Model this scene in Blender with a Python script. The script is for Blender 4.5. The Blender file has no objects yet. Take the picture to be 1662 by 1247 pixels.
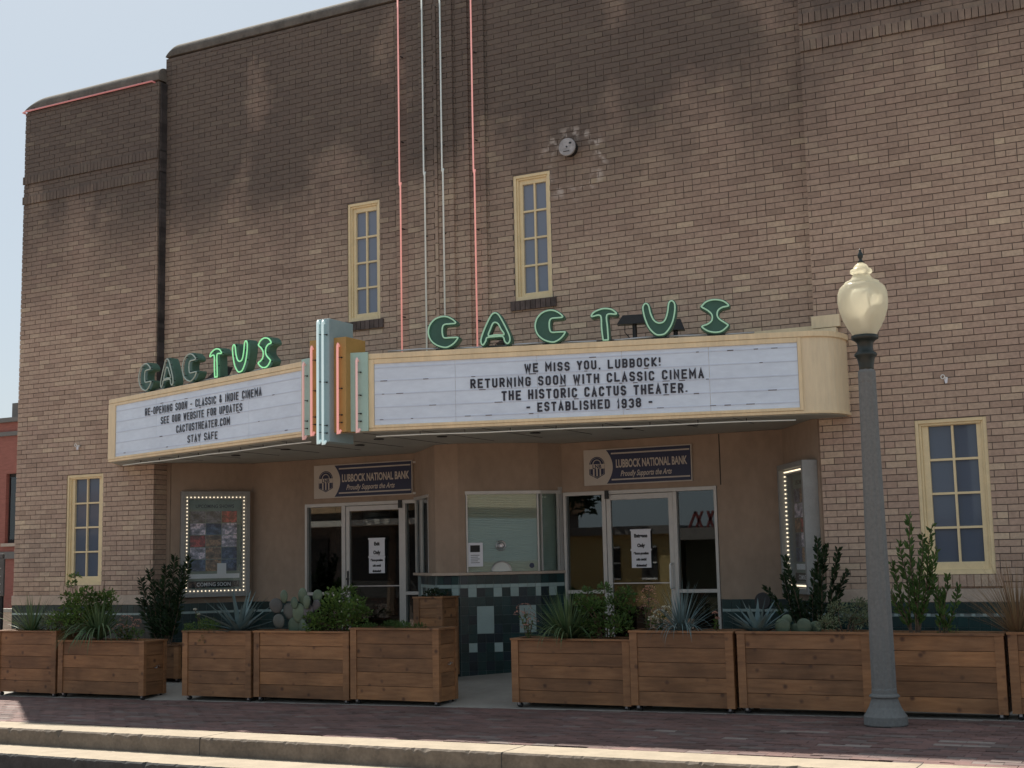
import bpy, math, random
from mathutils import Vector, Matrix, noise
rnd = random.Random(7)
SC = bpy.context.scene
COL = SC.collection
rad = math.radians

# ---------------------------------------------------------------- camera
cam_data = bpy.data.cameras.new("camera")
cam_data.sensor_width = 36.0
cam_data.lens = 47.25
cam_data.clip_start = 0.1
cam_data.clip_end = 2000
cam = bpy.data.objects.new("camera", cam_data)
COL.objects.link(cam)
yaw, pitch, roll = rad(27.94548), rad(7.40140), rad(-1.19659)
fw = Vector((-math.sin(yaw)*math.cos(pitch), math.cos(yaw)*math.cos(pitch), math.sin(pitch)))
r0 = Vector((math.cos(yaw), math.sin(yaw), 0)); u0 = r0.cross(fw)
rr = r0*math.cos(roll)+u0*math.sin(roll); uu = -r0*math.sin(roll)+u0*math.cos(roll)
CAM = Vector((0, -13.5576, 1.4545))
cam.matrix_world = Matrix(((rr.x, uu.x, -fw.x, CAM.x), (rr.y, uu.y, -fw.y, CAM.y), (rr.z, uu.z, -fw.z, CAM.z), (0, 0, 0, 1)))
SC.camera = cam

# ---------------------------------------------------------------- sky, sun, exposure
w = bpy.data.worlds.new("World"); SC.world = w; w.use_nodes = True
nt = w.node_tree
sky = nt.nodes.new("ShaderNodeTexSky"); sky.sky_type = 'NISHITA'; sky.sun_disc = False
SUN_EL, SUN_AZ = rad(54), math.atan2(-0.763, 0.646)
sky.sun_elevation = SUN_EL; sky.sun_rotation = SUN_AZ
sky.altitude = 900; sky.air_density = 1.0; sky.dust_density = 4.0; sky.ozone_density = 1.5
bg = nt.nodes["Background"]; bg.inputs[1].default_value = 0.118
# hazy summer sky: the clear-air sky washed with pale dust haze
hz = nt.nodes.new("ShaderNodeMix"); hz.data_type = 'RGBA'; hz.inputs[0].default_value = 0.8
hz.inputs[7].default_value = (2.9, 3.3, 3.5, 1)
nt.links.new(sky.outputs[0], hz.inputs[6]); nt.links.new(hz.outputs[2], bg.inputs[0])
sd = bpy.data.lights.new("sun", 'SUN'); sd.energy = 5.0; sd.angle = rad(0.53); sd.color = (1.0, 0.93, 0.82)
sun = bpy.data.objects.new("sun", sd); COL.objects.link(sun)
dirv = Vector((-math.cos(SUN_EL)*math.sin(SUN_AZ), -math.cos(SUN_EL)*math.cos(SUN_AZ), -math.sin(SUN_EL)))
sun.rotation_euler = dirv.to_track_quat('-Z', 'Y').to_euler(); sun.location = (-20, 20, 40)
SC.view_settings.view_transform = 'Standard'
try: SC.view_settings.look = 'None'
except Exception: pass
SC.view_settings.gamma = 1.0
SC.view_settings.use_curve_mapping = False
SC.view_settings.exposure = 0.6

# ---------------------------------------------------------------- helpers
ORG = {}
def org(p):
    return ORG.get(p.name, Vector((0, 0, 0))) if p is not None else Vector((0, 0, 0))
def thing(name, label, cat, loc=(0, 0, 0), group=None, kind=None):
    o = bpy.data.objects.new(name, None); COL.objects.link(o)
    o.location = loc; o.empty_display_size = .1; ORG[o.name] = Vector(loc)
    o["label"] = label; o["category"] = cat
    if group: o["group"] = group
    if kind: o["kind"] = kind
    return o
def tag(o, label, cat, group=None):
    o["label"] = label; o["category"] = cat
    if group: o["group"] = group
    return o
def part_label(o, label):
    o["label"] = label; return o
def add(name, me, parent=None, loc=None, scale=None, rot=None):
    """link a shared mesh; loc is a world position"""
    o = bpy.data.objects.new(name, me); COL.objects.link(o)
    if parent is not None: o.parent = parent
    base = org(parent)
    L = Vector(loc) if loc is not None else base
    o.location = L-base
    if scale: o.scale = scale
    if rot: o.rotation_euler = rot
    ORG[o.name] = L.copy()
    return o

class F:
    """wall frame: s along a->b, d outwards (towards the street), z up"""
    def __init__(s, a, b):
        s.a = Vector((a[0], a[1], 0)); v = Vector((b[0]-a[0], b[1]-a[1], 0)); s.L = v.length
        s.t = v.normalized(); s.n = Vector((s.t.y, -s.t.x, 0))
    def P(s, x, d, z): return s.a+s.t*x+s.n*d+Vector((0, 0, z))
    def yaw(s): return math.atan2(s.t.y, s.t.x)
W0 = F((0, 0), (1, 0))

class MB:
    def __init__(s): s.v = []; s.f = []; s.m = []; s.mi = 0
    def poly(s, pts):
        k = len(s.v); s.v += [tuple(p) for p in pts]; s.f.append(tuple(range(k, k+len(pts)))); s.m.append(s.mi)
    def box(s, x0, x1, y0, y1, z0, z1, fr=None, back=True):
        """y is world y without a frame; with a frame y is d (outwards)"""
        fr_ = fr
        k = len(s.v)
        for z in (z0, z1):
            for (x, y) in ((x0, y0), (x1, y0), (x1, y1), (x0, y1)):
                s.v.append(tuple(fr_.P(x, y, z)) if fr_ else (x, y, z))
        fl = [(0, 1, 5, 4), (1, 2, 6, 5), (2, 3, 7, 6), (3, 0, 4, 7), (4, 5, 6, 7), (3, 2, 1, 0)]
        if fr_: fl = [q[::-1] for q in fl]
        if not back: fl.pop(0 if fr_ else 2)
        for q in fl: s.f.append(tuple(k+i for i in q)); s.m.append(s.mi)
        return s
    def hull(s, bot, top):
        """prism between two rings of equal length"""
        k = len(s.v); n = len(bot)
        s.v += [tuple(p) for p in bot]+[tuple(p) for p in top]
        for i in range(n):
            j = (i+1) % n; s.f.append((k+i, k+j, k+n+j, k+n+i)); s.m.append(s.mi)
        s.f.append(tuple(k+i for i in range(n))[::-1]); s.m.append(s.mi)
        s.f.append(tuple(k+n+i for i in range(n))); s.m.append(s.mi)
        return s
    def prism(s, pts, z0, z1):
        return s.hull([(p[0], p[1], z0) for p in pts], [(p[0], p[1], z1) for p in pts])
    def tube(s, pts, r, n=6, closed=False, caps=True):
        pts = [Vector(p) for p in pts]; N = len(pts); rings = []
        rs = r if isinstance(r, (list, tuple)) else [r]*N
        up = None
        for i in range(N):
            a = pts[(i-1) % N] if (i > 0 or closed) else pts[i]; b = pts[(i+1) % N] if (i < N-1 or closed) else pts[i]
            t = (b-a)
            t = t.normalized() if t.length > 1e-9 else Vector((0, 0, 1))
            if up is None:
                up = Vector((0, 0, 1)) if abs(t.z) < .9 else Vector((1, 0, 0))
            x = t.cross(up)
            if x.length < 1e-4: x = t.cross(Vector((.3, .9, .1)))
            x.normalize(); y = x.cross(t).normalized(); up = y
            rings.append([pts[i]+(x*math.cos(2*math.pi*j/n)+y*math.sin(2*math.pi*j/n))*rs[i] for j in range(n)])
        k = len(s.v)
        for R in rings: s.v += [tuple(p) for p in R]
        M = N if closed else N-1
        for i in range(M):
            i2 = (i+1) % N
            for j in range(n):
                j2 = (j+1) % n
                s.f.append((k+i*n+j, k+i*n+j2, k+i2*n+j2, k+i2*n+j)); s.m.append(s.mi)
        if caps and not closed:
            s.f.append(tuple(k+j for j in range(n))[::-1]); s.m.append(s.mi)
            s.f.append(tuple(k+(N-1)*n+j for j in range(n))); s.m.append(s.mi)
        return s
    def lathe(s, prof, c, n=20, flute=0):
        k = len(s.v)
        for (r, z) in prof:
            for j in range(n):
                a = 2*math.pi*(j+.5)/n; q = r*(1-(flute if (j % 2) else 0))
                s.v.append((c[0]+q*math.cos(a), c[1]+q*math.sin(a), c[2]+z))
        for i in range(len(prof)-1):
            for j in range(n):
                j2 = (j+1) % n
                s.f.append((k+i*n+j, k+i*n+j2, k+(i+1)*n+j2, k+(i+1)*n+j)); s.m.append(s.mi)
        s.f.append(tuple(k+j for j in range(n))[::-1]); s.m.append(s.mi)
        s.f.append(tuple(k+(len(prof)-1)*n+j for j in range(n))); s.m.append(s.mi)
        return s
    def build(s, name, mat, parent=None, smooth=False, kind=None, bevel=0):
        me = bpy.data.meshes.new(name)
        o_ = org(parent)
        me.from_pydata([(v[0]-o_.x, v[1]-o_.y, v[2]-o_.z) for v in s.v], [], s.f)
        mats = mat if isinstance(mat, (list, tuple)) else [mat]
        for m in mats: me.materials.append(m)
        if len(mats) > 1: me.polygons.foreach_set("material_index", s.m)
        if smooth: me.polygons.foreach_set("use_smooth", [True]*len(s.f))
        me.update()
        o = bpy.data.objects.new(name, me); COL.objects.link(o)
        if parent is not None: o.parent = parent
        ORG[o.name] = o_.copy()
        if kind: o["kind"] = kind
        if bevel:
            b = o.modifiers.new("bevel", 'BEVEL'); b.width = bevel; b.segments = 2; b.limit_method = 'ANGLE'
        return o
def unit_mesh(name, mat, bevel=0.0):
    """unit cube 0..1"""
    m = MB().box(0, 1, 0, 1, 0, 1)
    me = bpy.data.meshes.new(name); me.from_pydata(m.v, [], m.f); me.materials.append(mat); me.update()
    return me

# ---------------------------------------------------------------- materials
def nodes(name):
    m = bpy.data.materials.new(name); m.use_nodes = True
    return m, m.node_tree, m.node_tree.nodes["Principled BSDF"]
def N(t, typ, **kw):
    n = t.nodes.new(typ)
    for k, v in kw.items(): setattr(n, k, v)
    return n
def math_n(t, op, a, b=None, clamp=False):
    n = N(t, "ShaderNodeMath", operation=op, use_clamp=clamp)
    for i, q in enumerate((a, b)):
        if q is None: continue
        if isinstance(q, (int, float)): n.inputs[i].default_value = q
        else: t.links.new(q, n.inputs[i])
    return n.outputs[0]
def mixc(t, fac, a, b, mode='MIX'):
    n = N(t, "ShaderNodeMix", data_type='RGBA', blend_type=mode)
    for i, q in ((0, fac), (6, a), (7, b)):
        if isinstance(q, (int, float)): n.inputs[i].default_value = q
        elif isinstance(q, tuple): n.inputs[i].default_value = (*q[:3], 1)
        else: t.links.new(q, n.inputs[i])
    return n.outputs[2]
def nz(t, vec, scale, detail=4, rough=.55):
    n = N(t, "ShaderNodeTexNoise"); n.inputs["Scale"].default_value = scale; n.inputs["Detail"].default_value = detail
    n.inputs["Roughness"].default_value = rough; t.links.new(vec, n.inputs["Vector"]); return n.outputs[0]
def ramp(t, fac, stops, interp='LINEAR'):
    n = N(t, "ShaderNodeValToRGB"); t.links.new(fac, n.inputs[0]); e = n.color_ramp.elements
    n.color_ramp.interpolation = interp
    while len(e) < len(stops): e.new(.5)
    for q, (p, c) in zip(e, stops): q.position = p; q.color = (*c, 1) if len(c) == 3 else c
    return n.outputs[0]
def mapr(t, v, a, b, c=0., d=1.):
    n = N(t, "ShaderNodeMapRange"); t.links.new(v, n.inputs[0])
    for i, q in enumerate((a, b, c, d)): n.inputs[i+1].default_value = q
    return n.outputs[0]
def rand_id(t):
    g = N(t, "ShaderNodeNewGeometry"); o = N(t, "ShaderNodeObjectInfo")
    return math_n(t, 'FRACT', math_n(t, 'ADD', g.outputs["Random Per Island"], math_n(t, 'MULTIPLY', o.outputs["Random"], 7.31)))
def bump(t, b, h, strength=.3, dist=.01):
    n = N(t, "ShaderNodeBump"); n.inputs["Strength"].default_value = strength; n.inputs["Distance"].default_value = dist
    t.links.new(h, n.inputs["Height"]); t.links.new(n.outputs[0], b.inputs["Normal"])
def pos(t): return N(t, "ShaderNodeNewGeometry").outputs["Position"]
def vscale(t, v, s):
    n = N(t, "ShaderNodeMapping"); n.inputs["Scale"].default_value = s; t.links.new(v, n.inputs["Vector"]); return n.outputs[0]
def M(name, col, rough=.7, var=.15, scale=6., bmp=.15, spec=.5, metal=0., isl=0., stretch=None, coat=0.):
    m, t, b = nodes(name); p = pos(t)
    if stretch: p = vscale(t, p, stretch)
    n1 = nz(t, p, scale, 6); n2 = nz(t, p, scale*7, 3)
    f = math_n(t, 'ADD', math_n(t, 'MULTIPLY', n1, .65), math_n(t, 'MULTIPLY', n2, .35))
    lo = tuple(c*(1-var*1.6) for c in col); hi = tuple(min(1, c*(1+var*1.6)) for c in col)
    c = ramp(t, f, [(.3, lo), (.7, hi)])
    if isl:
        r = rand_id(t); c = mixc(t, 1.0, c, ramp(t, r, [(0, (1-isl,)*3), (1, (1+isl,)*3)]), 'MULTIPLY')
    t.links.new(c, b.inputs["Base Color"])
    b.inputs["Roughness"].default_value = rough; b.inputs["Metallic"].default_value = metal
    b.inputs["Specular IOR Level"].default_value = spec
    if coat: b.inputs["Coat Weight"].default_value = coat
    if bmp: bump(t, b, n2, bmp, .01)
    return m
def emis(name, col, e, strength):
    m, t, b = nodes(name)
    b.inputs["Base Color"].default_value = (*col, 1); b.inputs["Roughness"].default_value = .25
    b.inputs["Emission Color"].default_value = (*e, 1); b.inputs["Emission Strength"].default_value = strength
    return m
def brick_mat():
    m, t, b = nodes("tan_brick"); p = pos(t); r = rand_id(t)
    c = ramp(t, r, [(0, (.275, .205, .165)), (.1, (.315, .235, .19)), (.35, (.345, .262, .212)), (.55, (.365, .28, .225)), (.72, (.345, .255, .21)), (.86, (.40, .32, .25)), (.93, (.33, .25, .205)), (1, (.46, .375, .285))])
    g = nz(t, p, 60, 4); c = mixc(t, 1.0, c, ramp(t, nz(t, p, 22, 5, .7), [(.25, (.78, .77, .77)), (.75, (1.2, 1.2, 1.18))]), 'MULTIPLY')
    # broad weathering
    big = nz(t, p, .8, 5); c = mixc(t, 1.0, c, ramp(t, big, [(.3, (1.16, 1.13, 1.17)), (.7, (1.38, 1.39, 1.39))]), 'MULTIPLY')
    # soot and rain streaks that thicken towards the parapet
    sx = N(t, "ShaderNodeSeparateXYZ"); t.links.new(p, sx.inputs[0])
    st = nz(t, vscale(t, p, (1.0, 1.0, .55)), .95, 7, .62)
    h = mapr(t, sx.outputs["Z"], 4.7, 7.1, 0.0, 1.12)
    cen = mapr(t, sx.outputs["X"], -6.0, -1.8, 1.0, .6)
    k = math_n(t, 'MULTIPLY', math_n(t, 'MULTIPLY', h, cen), mapr(t, st, .3, .56, .5, 1.3), True)
    c = mixc(t, math_n(t, 'MULTIPLY', k, .92, True), c, mixc(t, .13, (.052, .047, .047), c))
    # whitish efflorescence around the blanked pipe
    d = N(t, "ShaderNodeVectorMath", operation='DISTANCE'); t.links.new(p, d.inputs[0]); d.inputs[1].default_value = (-6.41, .14, 5.98)
    ring = math_n(t, 'SUBTRACT', 1.0, math_n(t, 'ABSOLUTE', math_n(t, 'MULTIPLY', math_n(t, 'SUBTRACT', d.outputs["Value"], .36), 9.)), True)
    e = math_n(t, 'MULTIPLY', ring, mapr(t, nz(t, p, 9, 3), .5, .62, 0, .6), True)
    c = mixc(t, e, c, (.62, .57, .55))
    c = mixc(t, 1.0, c, (1.0, .985, .94), 'MULTIPLY')
    t.links.new(c, b.inputs["Base Color"]); b.inputs["Roughness"].default_value = .85
    bump(t, b, g, .25, .004)
    return m
def wood_mat():
    m, t, b = nodes("cedar_wood"); r = rand_id(t)
    p = N(t, "ShaderNodeVectorMath", operation='ADD'); t.links.new(pos(t), p.inputs[0])
    cb = N(t, "ShaderNodeCombineXYZ"); rs = math_n(t, 'MULTIPLY', r, 37.0)
    for i in range(3): t.links.new(rs, cb.inputs[i])
    t.links.new(cb.outputs[0], p.inputs[1])
    v = vscale(t, p.outputs[0], (1.2, 1.2, 10))
    g = nz(t, v, 3.2, 8, .65)
    c = ramp(t, g, [(.2, (.155, .074, .036)), (.45, (.235, .115, .053)), (.65, (.29, .148, .071)), (.85, (.22, .105, .05))])
    k = N(t, "ShaderNodeTexVoronoi"); k.inputs["Scale"].default_value = 6.5; t.links.new(p.outputs[0], k.inputs["Vector"])
    bl = nz(t, p.outputs[0], 1.7, 4); c = mixc(t, 1.0, c, ramp(t, bl, [(.3, (.62, .6, .58)), (.5, (1, 1, 1)), (.72, (1.35, 1.3, 1.2))]), 'MULTIPLY')
    c = mixc(t, mapr(t, k.outputs["Distance"], .07, .19, .85, 0), c, (.07, .03, .018))
    c = mixc(t, 1.0, c, ramp(t, r, [(0, (.72, .7, .68)), (.5, (1, 1, 1)), (1, (1.25, 1.22, 1.15))]), 'MULTIPLY')
    t.links.new(c, b.inputs["Base Color"]); b.inputs["Roughness"].default_value = .6
    bump(t, b, g, .45, .008); return m
def leaf_mat(name, a, b_, tr=.25):
    m, t, b = nodes(name); r = rand_id(t)
    n = nz(t, pos(t), 5, 3)
    c = mixc(t, r, a, b_); c = mixc(t, 1.0, c, ramp(t, n, [(.3, (.7,)*3), (.7, (1.3,)*3)]), 'MULTIPLY')
    t.links.new(c, b.inputs["Base Color"]); b.inputs["Roughness"].default_value = .5; b.inputs["Specular IOR Level"].default_value = .35
    tb = N(t, "ShaderNodeBsdfTranslucent"); t.links.new(c, tb.inputs[0]); mx = N(t, "ShaderNodeMixShader"); mx.inputs[0].default_value = tr
    t.links.new(b.outputs[0], mx.inputs[1]); t.links.new(tb.outputs[0], mx.inputs[2]); t.links.new(mx.outputs[0], t.nodes["Material Output"].inputs[0])
    return m
def glass_mat(name, tint, refl=1.0, rough=.01, opaque=0.0, body=(.05, .06, .08)):
    m, t, b = nodes(name)
    tr = N(t, "ShaderNodeBsdfTransparent"); tr.inputs[0].default_value = (*tint, 1)
    gl = N(t, "ShaderNodeBsdfGlossy"); gl.inputs["Roughness"].default_value = rough
    gl.inputs[0].default_value = (.95, .97, 1, 1)
    fr = N(t, "ShaderNodeFresnel"); fr.inputs[0].default_value = 1.52
    f = math_n(t, 'MULTIPLY', fr.outputs[0], 1.9*refl, True)
    base = tr.outputs[0]
    if opaque:
        df = N(t, "ShaderNodeBsdfDiffuse"); df.inputs[0].default_value = (*body, 1)
        mx0 = N(t, "ShaderNodeMixShader"); mx0.inputs[0].default_value = opaque
        t.links.new(tr.outputs[0], mx0.inputs[1]); t.links.new(df.outputs[0], mx0.inputs[2]); base = mx0.outputs[0]
    mx = N(t, "ShaderNodeMixShader"); t.links.new(f, mx.inputs[0]); t.links.new(base, mx.inputs[1]); t.links.new(gl.outputs[0], mx.inputs[2])
    t.links.new(mx.outputs[0], t.nodes["Material Output"].inputs[0]); return m
def print_mat():
    """flat printed show posters: blotchy pictures in muted blues, reds and greys"""
    m, t, b = nodes("printed_poster"); r = rand_id(t)
    tc = N(t, "ShaderNodeTexCoord"); mp = N(t, "ShaderNodeVectorMath", operation='ADD')
    t.links.new(tc.outputs["Object"], mp.inputs[0]); cb = N(t, "ShaderNodeCombineXYZ"); rs = math_n(t, 'MULTIPLY', r, 91.)
    for i in range(3): t.links.new(rs, cb.inputs[i])
    t.links.new(cb.outputs[0], mp.inputs[1])
    n = nz(t, mp.outputs[0], 2.6, 5, .6)
    c = ramp(t, r, [(0, (.05, .08, .16)), (.3, (.09, .10, .15)), (.5, (.28, .05, .05)), (.62, (.2, .13, .09)), (.75, (.42, .40, .52)), (1, (.07, .13, .20))], 'CONSTANT')
    c2 = ramp(t, n, [(.35, (.35,)*3), (.52, (1.1,)*3), (.58, (2.6, 2.3, 2.0)), (.66, (.8,)*3)])
    t.links.new(mixc(t, 1.0, c, c2, 'MULTIPLY'), b.inputs["Base Color"]); b.inputs["Roughness"].default_value = .4
    return m

MT = dict(
 brick=brick_mat(),
 mortar=M("mortar", (.15, .125, .11), .95, .25, 9),
 dark_brick=M("dark_sill_brick", (.10, .075, .07), .85, .25, 12, isl=.25),
 coping=M("stained_concrete_coping", (.13, .115, .10), .9, .3, 3, stretch=(1, 1, .6)),
 stone=M("cast_stone", (.46, .37, .30), .8, .1, 5),
 stucco=M("tan_stucco", (.33, .25, .19), .85, .12, 1.6, .4, stretch=(1, 1, .6)),
 soffit=M("grey_soffit_metal", (.37, .39, .365), .6, .08, 2),
 soot=M("sooty_shaded_brick", (.05, .043, .043), .9, .3, 4, isl=.3),
 cream=M("cream_paint", (.80, .64, .41), .5, .09, 2.2, .05, stretch=(2.5, 2.5, .5)),
 cream_end=M("cream_enamel", (.76, .63, .43), .5, .08, 2.2, .03, stretch=(2.5, 2.5, .5)),
 win_paint=M("yellow_cream_window_paint", (.76, .63, .39), .5, .06, 8, .05),
 pane=glass_mat("frosted_blue_pane", (.5, .55, .6), .4, .06, .93, (.11, .135, .185)),
 pane2=glass_mat("pale_frosted_pane", (.5, .55, .6), .5, .08, .95, (.20, .235, .31)),
 panel=M("white_acrylic_panel", (.68, .77, .91), .4, .08, 1.6, .0, stretch=(.8, .8, 2)),
 rail=M("clear_letter_rail", (.58, .65, .78), .4, .05, 4),
 clip=M("dark_rail_grime", (.12, .11, .13), .7, .2, 8),
 letter=M("black_acrylic_letter", (.018, .016, .03), .35, .1, 8, .0),
 green=M("dark_green_enamel", (.035, .105, .075), .35, .1, 5, .03),
 green_side=M("faded_green_enamel_side", (.075, .16, .12), .5, .15, 6, .05),
 blue_grey=M("blue_grey_enamel", (.30, .41, .44), .45, .05, 4, .03),
 blue_side=M("grey_enamel_side", (.27, .32, .34), .45, .06, 4, .03),
 ochre=M("ochre_enamel", (.44, .27, .085), .45, .06, 4, .03),
 aqua=M("aqua_enamel", (.40, .58, .52), .45, .05, 4, .03),
 black=M("black_rubber", (.02, .02, .022), .6, .1, 8),
 blackm=M("black_metal", (.022, .024, .026), .45, .1, 8, metal=.3),
 alu=M("mill_aluminium", (.50, .49, .47), .42, .05, 10, .02, metal=.35),
 case=M("dull_grey_case_metal", (.27, .275, .27), .5, .08, 8, .02, metal=.2),
 steel=M("dull_steel", (.5, .5, .52), .35, .1, 12, .02, metal=.8),
 white=M("white_paint", (.8, .8, .78), .5, .03, 5, .02),
 paper=M("white_paper", (.74, .75, .80), .7, .02, 5, .0),
 ink=M("black_ink", (.02, .02, .025), .6, .0, 5, .0),
 tile=M("dark_green_glazed_tile", (.009, .033, .034), .3, .12, 6, .02, isl=.35),
 tile_l=M("pale_aqua_glazed_tile", (.30, .39, .38), .3, .05, 6, .02, isl=.08),
 tile_b=M("dark_blue_glazed_tile", (.009, .021, .030), .3, .12, 6, .02, isl=.3),
 grout=M("pale_grout", (.17, .21, .21), .8, .1, 8),
 navy=M("navy_print", (.018, .026, .075), .4, .03, 5, .0),
 board=M("warm_white_sign_board", (.50, .46, .41), .5, .03, 4, .0),
 wood=wood_mat(),
 soil=M("planting_soil", (.045, .032, .022), .95, .3, 20, .6),
 lampc=M("exposed_aggregate_concrete", (.165, .17, .168), .85, .12, 40, .2),
 lampm=M("black_green_cast_iron", (.018, .026, .024), .45, .1, 8, .05),
 pave=M("paver_bed", (.055, .045, .042), .95, .2, 12),
 paver=None,
 conc=M("smooth_concrete", (.33, .31, .28), .85, .1, 2.5, .15),
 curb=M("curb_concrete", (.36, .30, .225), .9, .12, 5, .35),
 stepf=M("dark_step_face", (.05, .05, .05), .9, .3, 6, .4),  # upright face of the lower step, much darker than its top
 curbf=M("dark_curb_concrete_face", (.165, .137, .11), .9, .25, 5, .4),  # upright kerb face, darker than the concrete top
 asphalt=M("worn_brick_street", (.27, .19, .15), .9, .2, 12, .4),
 earth=M("dry_ground", (.20, .17, .13), .95, .2, .5, .2),
 interior=M("dark_interior", (.035, .033, .032), .9, .1, 3),
 redbrick=M("red_painted_brick", (.30, .11, .085), .85, .15, 4, .2, stretch=(1, 1, 5)),
 yellowb=M("yellow_stucco", (.42, .32, .14), .85, .06, 3),
 greyroof=M("grey_roof", (.16, .15, .14), .8, .1, 3),
 red=M("red_paint", (.16, .03, .028), .5, .05, 3),
 blind=M("grey_green_blind", (.66, .68, .64), .6, .04, 5, .0),
 poster=print_mat(),
 postgreen=M("faded_green_board", (.20, .25, .22), .6, .1, 8, .0),
 g_dark=leaf_mat("dark_evergreen_leaf", (.012, .03, .012), (.03, .055, .02)),
 g_mid=leaf_mat("mid_green_leaf", (.045, .10, .025), (.09, .155, .04), .3),
 g_bright=leaf_mat("fresh_green_leaf", (.07, .14, .03), (.13, .20, .05), .35),
 g_yucca=leaf_mat("yucca_blade", (.055, .11, .045), (.14, .20, .095), .15),
 g_blue=leaf_mat("blue_agave_leaf", (.10, .16, .17), (.15, .21, .21), .08),
 g_sage=leaf_mat("sage_leaf", (.12, .16, .09), (.20, .235, .14), .2),
 g_pad=leaf_mat("cactus_pad_green", (.075, .11, .075), (.10, .135, .09), .03),
 g_padp=leaf_mat("cactus_pad_purple", (.10, .075, .095), (.08, .09, .08), .03),
 g_dry=leaf_mat("dry_grass_blade", (.20, .12, .07), (.28, .20, .11), .3),
 stem=M("woody_stem", (.09, .06, .04), .85, .2, 20),
 f_pink=leaf_mat("dusty_pink_flower", (.42, .20, .16), (.50, .30, .24), .3),
 f_white=leaf_mat("white_flower", (.7, .7, .6), (.8, .8, .72), .3),
 f_yel=leaf_mat("yellow_flower", (.6, .5, .08), (.7, .6, .15), .3),
 n_red=emis("coral_neon_glass", (.82, .45, .41), (1.0, .36, .31), .26),
 n_pink=emis("pale_pink_neon_glass", (.82, .56, .53), (1.0, .5, .45), .12),
 n_dull=emis("dusty_pink_neon_glass", (.55, .25, .25), (1.0, .3, .3), .08),
 n_white=emis("white_neon_glass", (.7, .73, .7), (.9, 1., .95), .05),
 n_bluew=emis("pale_blue_neon_glass", (.7, .8, .8), (.7, .95, .95), .2),
 n_green=emis("pale_green_neon_glass", (.34, .50, .38), (.5, 1., .65), .12),
 n_greenlit=emis("lit_green_neon_glass", (.4, .8, .48), (.3, 1., .42), .3),
 n_grey=emis("unlit_neon_glass", (.42, .5, .45), (.6, .8, .7), .02),
 bulb=emis("warm_bulb", (.9, .8, .6), (1.0, .84, .6), .9),
)
def paver_mat():
    m, t, b = nodes("brick_paver"); p = pos(t); r = rand_id(t); g = nz(t, p, 25, 4)
    c = ramp(t, r, [(0, (.10, .062, .056)), (.3, (.14, .08, .07)), (.6, (.165, .092, .08)), (.85, (.12, .08, .075)), (1, (.17, .135, .12))])
    c = mixc(t, 1.0, c, ramp(t, nz(t, vscale(t, p, (1, 1.6, 1)), 1.6, 5), [(.3, (.7,)*3), (.7, (1.3, 1.3, 1.35))]), 'MULTIPLY')
    c = mixc(t, 1.0, c, ramp(t, g, [(.3, (.85,)*3), (.7, (1.15,)*3)]), 'MULTIPLY')
    t.links.new(c, b.inputs["Base Color"]); b.inputs["Roughness"].default_value = .8; bump(t, b, g, .3, .004); return m
MT['paver'] = paver_mat()
MT['paver_l'] = M("pale_engraved_paver", (.25, .21, .19), .8, .12, 12)
MT['glass'] = glass_mat("dark_window_glass", (.6, .66, .66), .8)
MT['boothglass'] = glass_mat("booth_window_glass", (.82, .88, .86), .55)
MT['caseglass'] = glass_mat("case_glass", (.95, .97, .97), .15)
def globe_mat():
    m, t, b = nodes("prismatic_globe_glass")
    b.inputs["Base Color"].default_value = (.98, .93, .76, 1); b.inputs["Roughness"].default_value = .22
    b.inputs["Transmission Weight"].default_value = .35; b.inputs["IOR"].default_value = 1.2
    tb = N(t, "ShaderNodeBsdfTranslucent"); tb.inputs[0].default_value = (1.0, .96, .80, 1); mx = N(t, "ShaderNodeMixShader"); mx.inputs[0].default_value = .66
    t.links.new(b.outputs[0], mx.inputs[1]); t.links.new(tb.outputs[0], mx.inputs[2])
    tp = N(t, "ShaderNodeBsdfTransparent"); tp.inputs[0].default_value = (1, .98, .9, 1); m2 = N(t, "ShaderNodeMixShader"); m2.inputs[0].default_value = .26
    t.links.new(mx.outputs[0], m2.inputs[1]); t.links.new(tp.outputs[0], m2.inputs[2]); t.links.new(m2.outputs[0], t.nodes["Material Output"].inputs[0])
    return m
MT['globe'] = globe_mat()

# lettering ---------------------------------------------------------------
def text(name, s, size, P, xdir, zdir, mat, parent, align='CENTER', xs=1.0, bold=0.0, shear=0.0, ext=0.0, kind=None):
    cu = bpy.data.curves.new("t", 'FONT'); cu.body = s; cu.size = size; cu.align_x = align; cu.align_y = 'BOTTOM_BASELINE'
    cu.offset = bold; cu.shear = shear; cu.extrude = ext; cu.resolution_u = 3; cu.fill_mode = 'FRONT' if not ext else 'BOTH'
    ob = bpy.data.objects.new("t", cu); COL.objects.link(ob)
    dg = bpy.context.evaluated_depsgraph_get()
    me = bpy.data.meshes.new_from_object(ob.evaluated_get(dg))
    bpy.data.objects.remove(ob); bpy.data.curves.remove(cu)
    X = Vector(xdir).normalized(); Z = Vector(zdir).normalized(); nrm = X.cross(Z); o_ = org(parent)

    for v in me.vertices:
        q = Vector(P)+X*(v.co.x*xs)+Z*v.co.y+nrm*v.co.z-o_
        v.co = q
    me.materials.clear(); me.materials.append(mat); me.name = name; me.update()
    o = bpy.data.objects.new(name, me); COL.objects.link(o)
    if parent is not None: o.parent = parent
    return o
def text_on(fr, name, s, size, sx, d, z, mat, parent, **kw):
    return text(name, s, size, fr.P(sx, d, z), fr.t, (0, 0, 1), mat, parent, **kw)
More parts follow.
